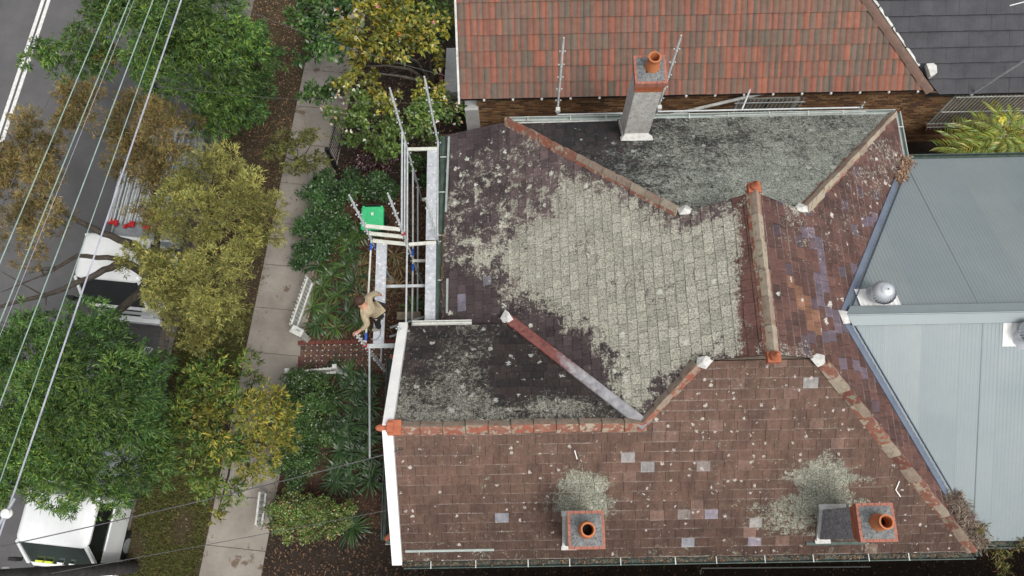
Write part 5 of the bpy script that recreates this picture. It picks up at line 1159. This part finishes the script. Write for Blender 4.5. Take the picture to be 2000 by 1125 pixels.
# palm by the metal roof
pc=at(1930,270,1.4); pt=thing('palm','bright green clumping palm rising between the brick wall and the metal roof','palm',(pc[0],pc[1],0))
for j,(x,y,z) in enumerate([(1885,296,2.1),(1945,290,2.4),(1985,290,2.3),(1920,275,2.3),(1960,265,2.5),(1905,300,2.2)]):
    h=at(x,y,z); trunk(pt,[(h[0],h[1],0),h],[.06,.045],'bark_l','stem')
    for i in range(9):
        a=i*.7+j+rnd.uniform(-.2,.2); L=rnd.uniform(.6,.9); d=np.array([math.cos(a),math.sin(a),0]); B=[];D=[]
        pts=[h+d*L*t+np.array([0,0,L*(.75*t-.8*t*t)]) for t in np.linspace(0,1,14)]
        s=np.array([-d[1],d[0],0])
        for q,t in zip(pts[2:],np.linspace(.1,1,12)):
            for sg in (-1,1): B.append(q); D.append(d*.7+s*sg*.9*(1.1-t*.5)+np.array([0,0,.15]))
        n=len(B); pal=np.array(YEL[:3]+[(.2,.26,.04),(.14,.22,.04)]); tn=pal[rng.integers(len(pal),size=n)]*rng.uniform(.9,1.4,(n,1)); leaf_mesh('frond',np.array(B),np.array(D),np.full(n,.30),np.full(n,.038),tn,M['leafg'],pt,.2)
cu=at(1955,233,3.0); B=cu+rng.normal(0,.05,(40,3)); leaf_mesh('flower_spike',B,rng.normal(0,1,(40,3)),np.full(40,.09),np.full(40,.05),np.tile([.75,.68,.12],(40,1)),M['petal'],pt)
# creeper and twigs at the south east corner
shrub('straggly green creeper at the gutter corner between slate roof and metal wing',[(1935,1060,3.2,.25),(1950,1085,2.9,.22),(1990,1060,3.3,.2),(1915,1030,3.6,.12),(1960,1105,2.4,.2)],[OLIV+[(.2,.1,.06)]],31,name='creeper',dens=26,k=5,L=.12,Wd=.02,mat='needle')
def litter(name,n,fn,cols,L,seed,parent=None,zoff=.01,kind='stuff',Wd=.5):
    r=np.random.default_rng(seed); P=np.array([fn(r) for _ in range(n)])+np.array([0,0,zoff]); d=r.normal(0,1,(n,3)); d[:,2]*=.25; c=np.array(cols)[r.integers(len(cols),size=n)]*r.uniform(.6,1.3,(n,1)); ln=L*r.uniform(.5,1.3,n)
    return leaf_mesh(name,P,d,ln,ln*Wd,c,M['litter'],parent,0,kind=kind)
BR=[(.16,.09,.05),(.22,.13,.07),(.10,.06,.04),(.28,.18,.10)]
litter('fallen_leaves',9000,lambda r:sp(r.uniform(KA,.0),-1+18*r.uniform(0,1)**.6),BR,.06,41)
litter('road_leaves',1500,lambda r:sp(KA-abs(r.normal(0,.5)),r.uniform(0,9),-.125),BR,.06,42)
litter('path_leaves',260,lambda r:sp(min(1.5,max(0,r.choice([0.05,1.45])+r.normal(0,.12))),r.uniform(-1,14),.02),BR,.05,43)
litter('bed_litter',9000,lambda r:np.array([r.uniform(-5.6,-1.9),r.uniform(4.0,9.5),.01]),BR+[(.2,.10,.05)],.09,44,Wd=.25)
litter('path_tile_litter',500,lambda r:np.array([r.uniform(-5.7,-2.3),r.uniform(4.3,5.0),.03]),BR,.06,52)
litter('shade_litter',4000,lambda r:np.array([r.uniform(-6.2,-2.3),r.uniform(-1.2,4.0),.01]),BR[:3],.08,45,Wd=.3)
litter('passage_litter',1500,lambda r:np.array([r.uniform(-2.5,14),r.uniform(-1.4,-.3),.01]),BR[:3],.06,46)
litter('neighbour_litter',2500,lambda r:np.array([r.uniform(-5.0,-1.5),r.uniform(9.8,14),.015]),BR[:3],.07,47)
litter('gutter_leaves',1600,lambda r:np.array([r.uniform(XG,XE),YS-.06+r.uniform(-.04,.05),Ze-.05]),BR+[(.05,.035,.03)],.05,48,house)
litter('gutter_debris',700,lambda r:np.array([-1.70+r.uniform(-.03,.1),r.uniform(4.5,7.0),VZ-.0]),BR,.05,49,house)
def vd(y0,y1):
    def f(r):
        t=r.uniform(y0,y1); p=np.array([xM,MY,MZ])*(1-t)+np.array([XE,MS,Ze])*t; return p+np.array([r.normal(.06,.09),r.normal(0,.06),.06+abs(r.normal(0,.04))])
    return f
litter('valley_twigs',2200,vd(.8,1.03),[(.28,.22,.17),(.2,.15,.12),(.34,.28,.22),(.12,.08,.06)],.13,50,house,Wd=.12)
def vd2(r):
    t=r.uniform(.84,1.0); p=np.array([xM,MY,MZ])*(1-t)+np.array([XE,MN,Ze])*t; return p+np.array([r.normal(.05,.07),r.normal(0,.06),.05+abs(r.normal(0,.03))])
litter('valley_leaves',600,vd2,[(.28,.16,.09),(.2,.12,.08),(.34,.24,.16)],.07,51,house)
# grass
def grass(n,fn,seed,pal,L=.11):
    r=np.random.default_rng(seed); P=np.array([fn(r) for _ in range(n)]); d=r.normal(0,.5,(n,3)); d[:,2]=1; c=np.array(pal)[r.integers(len(pal),size=n)]*r.uniform(.6,1.3,(n,1)); return leaf_mesh('verge_grass',P,d,L*r.uniform(.5,1.2,n),np.full(n,.012),c,M['leaf'],None,0,kind='stuff')
def gfn(r):
    while True:
        a,b=r.uniform(KA+.1,-.05),r.uniform(-2,7)
        if math.sin(a*5.1+b*1.7)+math.sin(b*3.3-a*2)+r.normal(0,.7)>-.9: return sp(a,b,-.004)
grass(60000,gfn,61,[(.15,.18,.05),(.20,.20,.07),(.10,.14,.035),(.26,.23,.10)])
grass(5000,lambda r:sp(r.uniform(KA+.1,-.05),r.uniform(8,17),-.004),62,[(.08,.09,.035),(.12,.10,.05)],.08)
# ------------------------------------------------------------------ person on the deck
def skin_mesh(name,nodes,edges,mat,parent,sub=1,root=0):
    me=bpy.data.meshes.new(name); me.from_pydata([tuple(map(float,n[:3])) for n in nodes],edges,[]); o=bpy.data.objects.new(name,me); COL.objects.link(o)
    o.modifiers.new('skin','SKIN').use_smooth_shade=True; s=o.modifiers.new('sub','SUBSURF'); s.levels=sub; s.render_levels=sub
    sv=me.skin_vertices[0].data
    for i,n in enumerate(nodes):
        r=n[3]; sv[i].radius=(r,r) if not isinstance(r,tuple) else r; sv[i].use_root=(i==root)
    dg=bpy.context.evaluated_depsgraph_get(); me2=bpy.data.meshes.new_from_object(o.evaluated_get(dg)); me2.materials.clear(); me2.materials.append(mat)
    bpy.data.objects.remove(o); me2.polygons.foreach_set('use_smooth',np.ones(len(me2.polygons),bool)); o=bpy.data.objects.new(name,me2); return reg(o,parent)
zd=3.04; ft=at(741,630,zd); pe=thing('person','person in a beige work shirt and black trousers leaning from the scaffold deck','person',ft)
A_=lambda x,y,z:at(x,y,zd+z)
pel=A_(735,607,.92); wai=A_(729,606,1.08); che=A_(720,603,1.30); nck=A_(711,596,1.48); hd=A_(703,590,1.60); 
shR=A_(716,582,1.40); elR=A_(732,573,1.22); haR=A_(741,575,1.02); shL=A_(711,617,1.38); elL=A_(718,634,1.22); wrL=A_(704,645,1.10); hnL=A_(697,649,1.07)
hpR=A_(738,602,.88); knR=A_(740,612,.50); anR=A_(746,620,.09); hpL=A_(735,615,.88); knL=A_(737,630,.50); anL=A_(741,641,.09)
def toe(a): return a+np.array([-.17,-.03,-.04])
nodes=[(*pel,.13),(*wai,.125),(*che,.145),(*nck,.06),(*hd,.085),(*shR,.07),(*elR,.05),(*haR,.035),(*shL,.07),(*elL,.05),(*wrL,.034),(*hnL,.038),(*hpR,.085),(*knR,.06),(*anR,.045),(*hpL,.085),(*knL,.06),(*anL,.045),(*(hd+np.array([-.03,-.0,.09])),.07)]
edges=[(0,1),(1,2),(2,3),(3,4),(2,5),(5,6),(6,7),(2,8),(8,9),(9,10),(10,11),(0,12),(12,13),(13,14),(0,15),(15,16),(16,17),(4,18)]
fdir=(hnL-wrL)/np.linalg.norm(hnL-wrL); sdir=np.cross(fdir,[0,0,1]); sdir/=np.linalg.norm(sdir)
for hand,fd in ((11,fdir),(7,(haR-elR)/np.linalg.norm(haR-elR))):
    sd2=np.cross(fd,[0,0,1.0]); sd2/=np.linalg.norm(sd2); h0=np.array(nodes[hand][:3])
    for j in range(4):
        b=len(nodes); o_=sd2*(-.03+.02*j); l=[.075,.09,.085,.065][j]
        nodes+= [(*(h0+o_+fd*.05),.009),(*(h0+o_*1.1+fd*(.05+l*.5)+np.array([0,0,.005])),.009),(*(h0+o_*1.1+fd*(.05+l*.75)+np.array([0,0,-.03])),.008)]; edges+=[(hand,b),(b,b+1),(b+1,b+2)]
    b=len(nodes); nodes+=[(*(h0-sd2*.045+fd*.01),.011),(*(h0-sd2*.06+fd*.05-np.array([0,0,.02])),.010)]; edges+=[(hand,b),(b,b+1)]
skin_mesh('body',nodes,edges,M['skin'],pe)
ns=[(*wai,.155),(*che,.178),(*(nck-(nck-che)*.15),.085),(*shR,.095),(*elR,.07),(*(haR-(haR-elR)*.25),.05),(*shL,.095),(*elL,.075),(*(wrL-(wrL-elL)*.1),.052),(*(pel+np.array([0,0,.02])),.16)]
skin_mesh('shirt',ns,[(0,1),(1,2),(1,3),(3,4),(4,5),(1,6),(6,7),(7,8),(0,9)],M['shirt'],pe)
nt_=[(*pel,.15),(*hpR,.105),(*knR,.08),(*(anR+np.array([0,0,.04])),.065),(*hpL,.105),(*knL,.08),(*(anL+np.array([0,0,.04])),.065)]
skin_mesh('trousers',nt_,[(0,1),(1,2),(2,3),(0,4),(4,5),(5,6)],M['trouser'],pe)
for a in (anR,anL): skin_mesh('boot',[(*(a+np.array([.04,0,-.03])),.055),(*(a+np.array([-.06,-.01,-.04])),.055),(*(a+np.array([-.18,-.03,-.045])),.045)],[(0,1),(1,2)],M['boot'],pe)
m=MB(); ax=np.array([-.03,0,.09])
hc=hd+np.array([.0,.01,.075]); 
me_=[]
for i in range(9):
    ph=math.pi*.5*i/8*1.25
    for k in range(18):
        a=2*math.pi*k/18; rr_=(.108+.008*math.sin(5*a+i))*math.sin(ph)+.0; me_.append((hc[0]+rr_*math.cos(a)*1.12,hc[1]+rr_*math.sin(a)*.95,hc[2]+.02+.10*math.cos(ph)))
m.add(me_,[(i*18+k,i*18+(k+1)%18,(i+1)*18+(k+1)%18,(i+1)*18+k) for i in range(8) for k in range(18)]); m.build('hair',M['hair'],pe,smooth=True)
for s in (-1,1):
    MB().lathe(hd+np.array([-.0,s*.098,.02]),[(.001,-.03),(.018,-.015),(.02,.01),(.001,.03)],8).build('ear',M['skin'],pe,smooth=True)
    MB().lathe(hd+np.array([-.105,s*.032,.03]),[(.001,-.01),(.012,0),(.001,.01)],8).build('eye',M['black'],pe)
MB().lathe(hd+np.array([-.115,0,-.005]),[(.018,-.02),(.016,0),(.001,.035)],8).build('nose',M['skin'],pe,smooth=True)
MB().box(hd+np.array([-.10,0,-.05]),(.02,.05,.008)).build('mouth',M['capbrick'],pe)
rp=A_(733,648,.02); rg=thing('rope','pale rope loop lying on the deck plank beside the person','rope',rp); MB().tube([rp+np.array([.13*math.cos(a),.2*math.sin(a)*1.0,.02]) for a in np.linspace(-2.2,1.4,18)],.012,6).build('loop',M['galv_d'],rg,smooth=True)
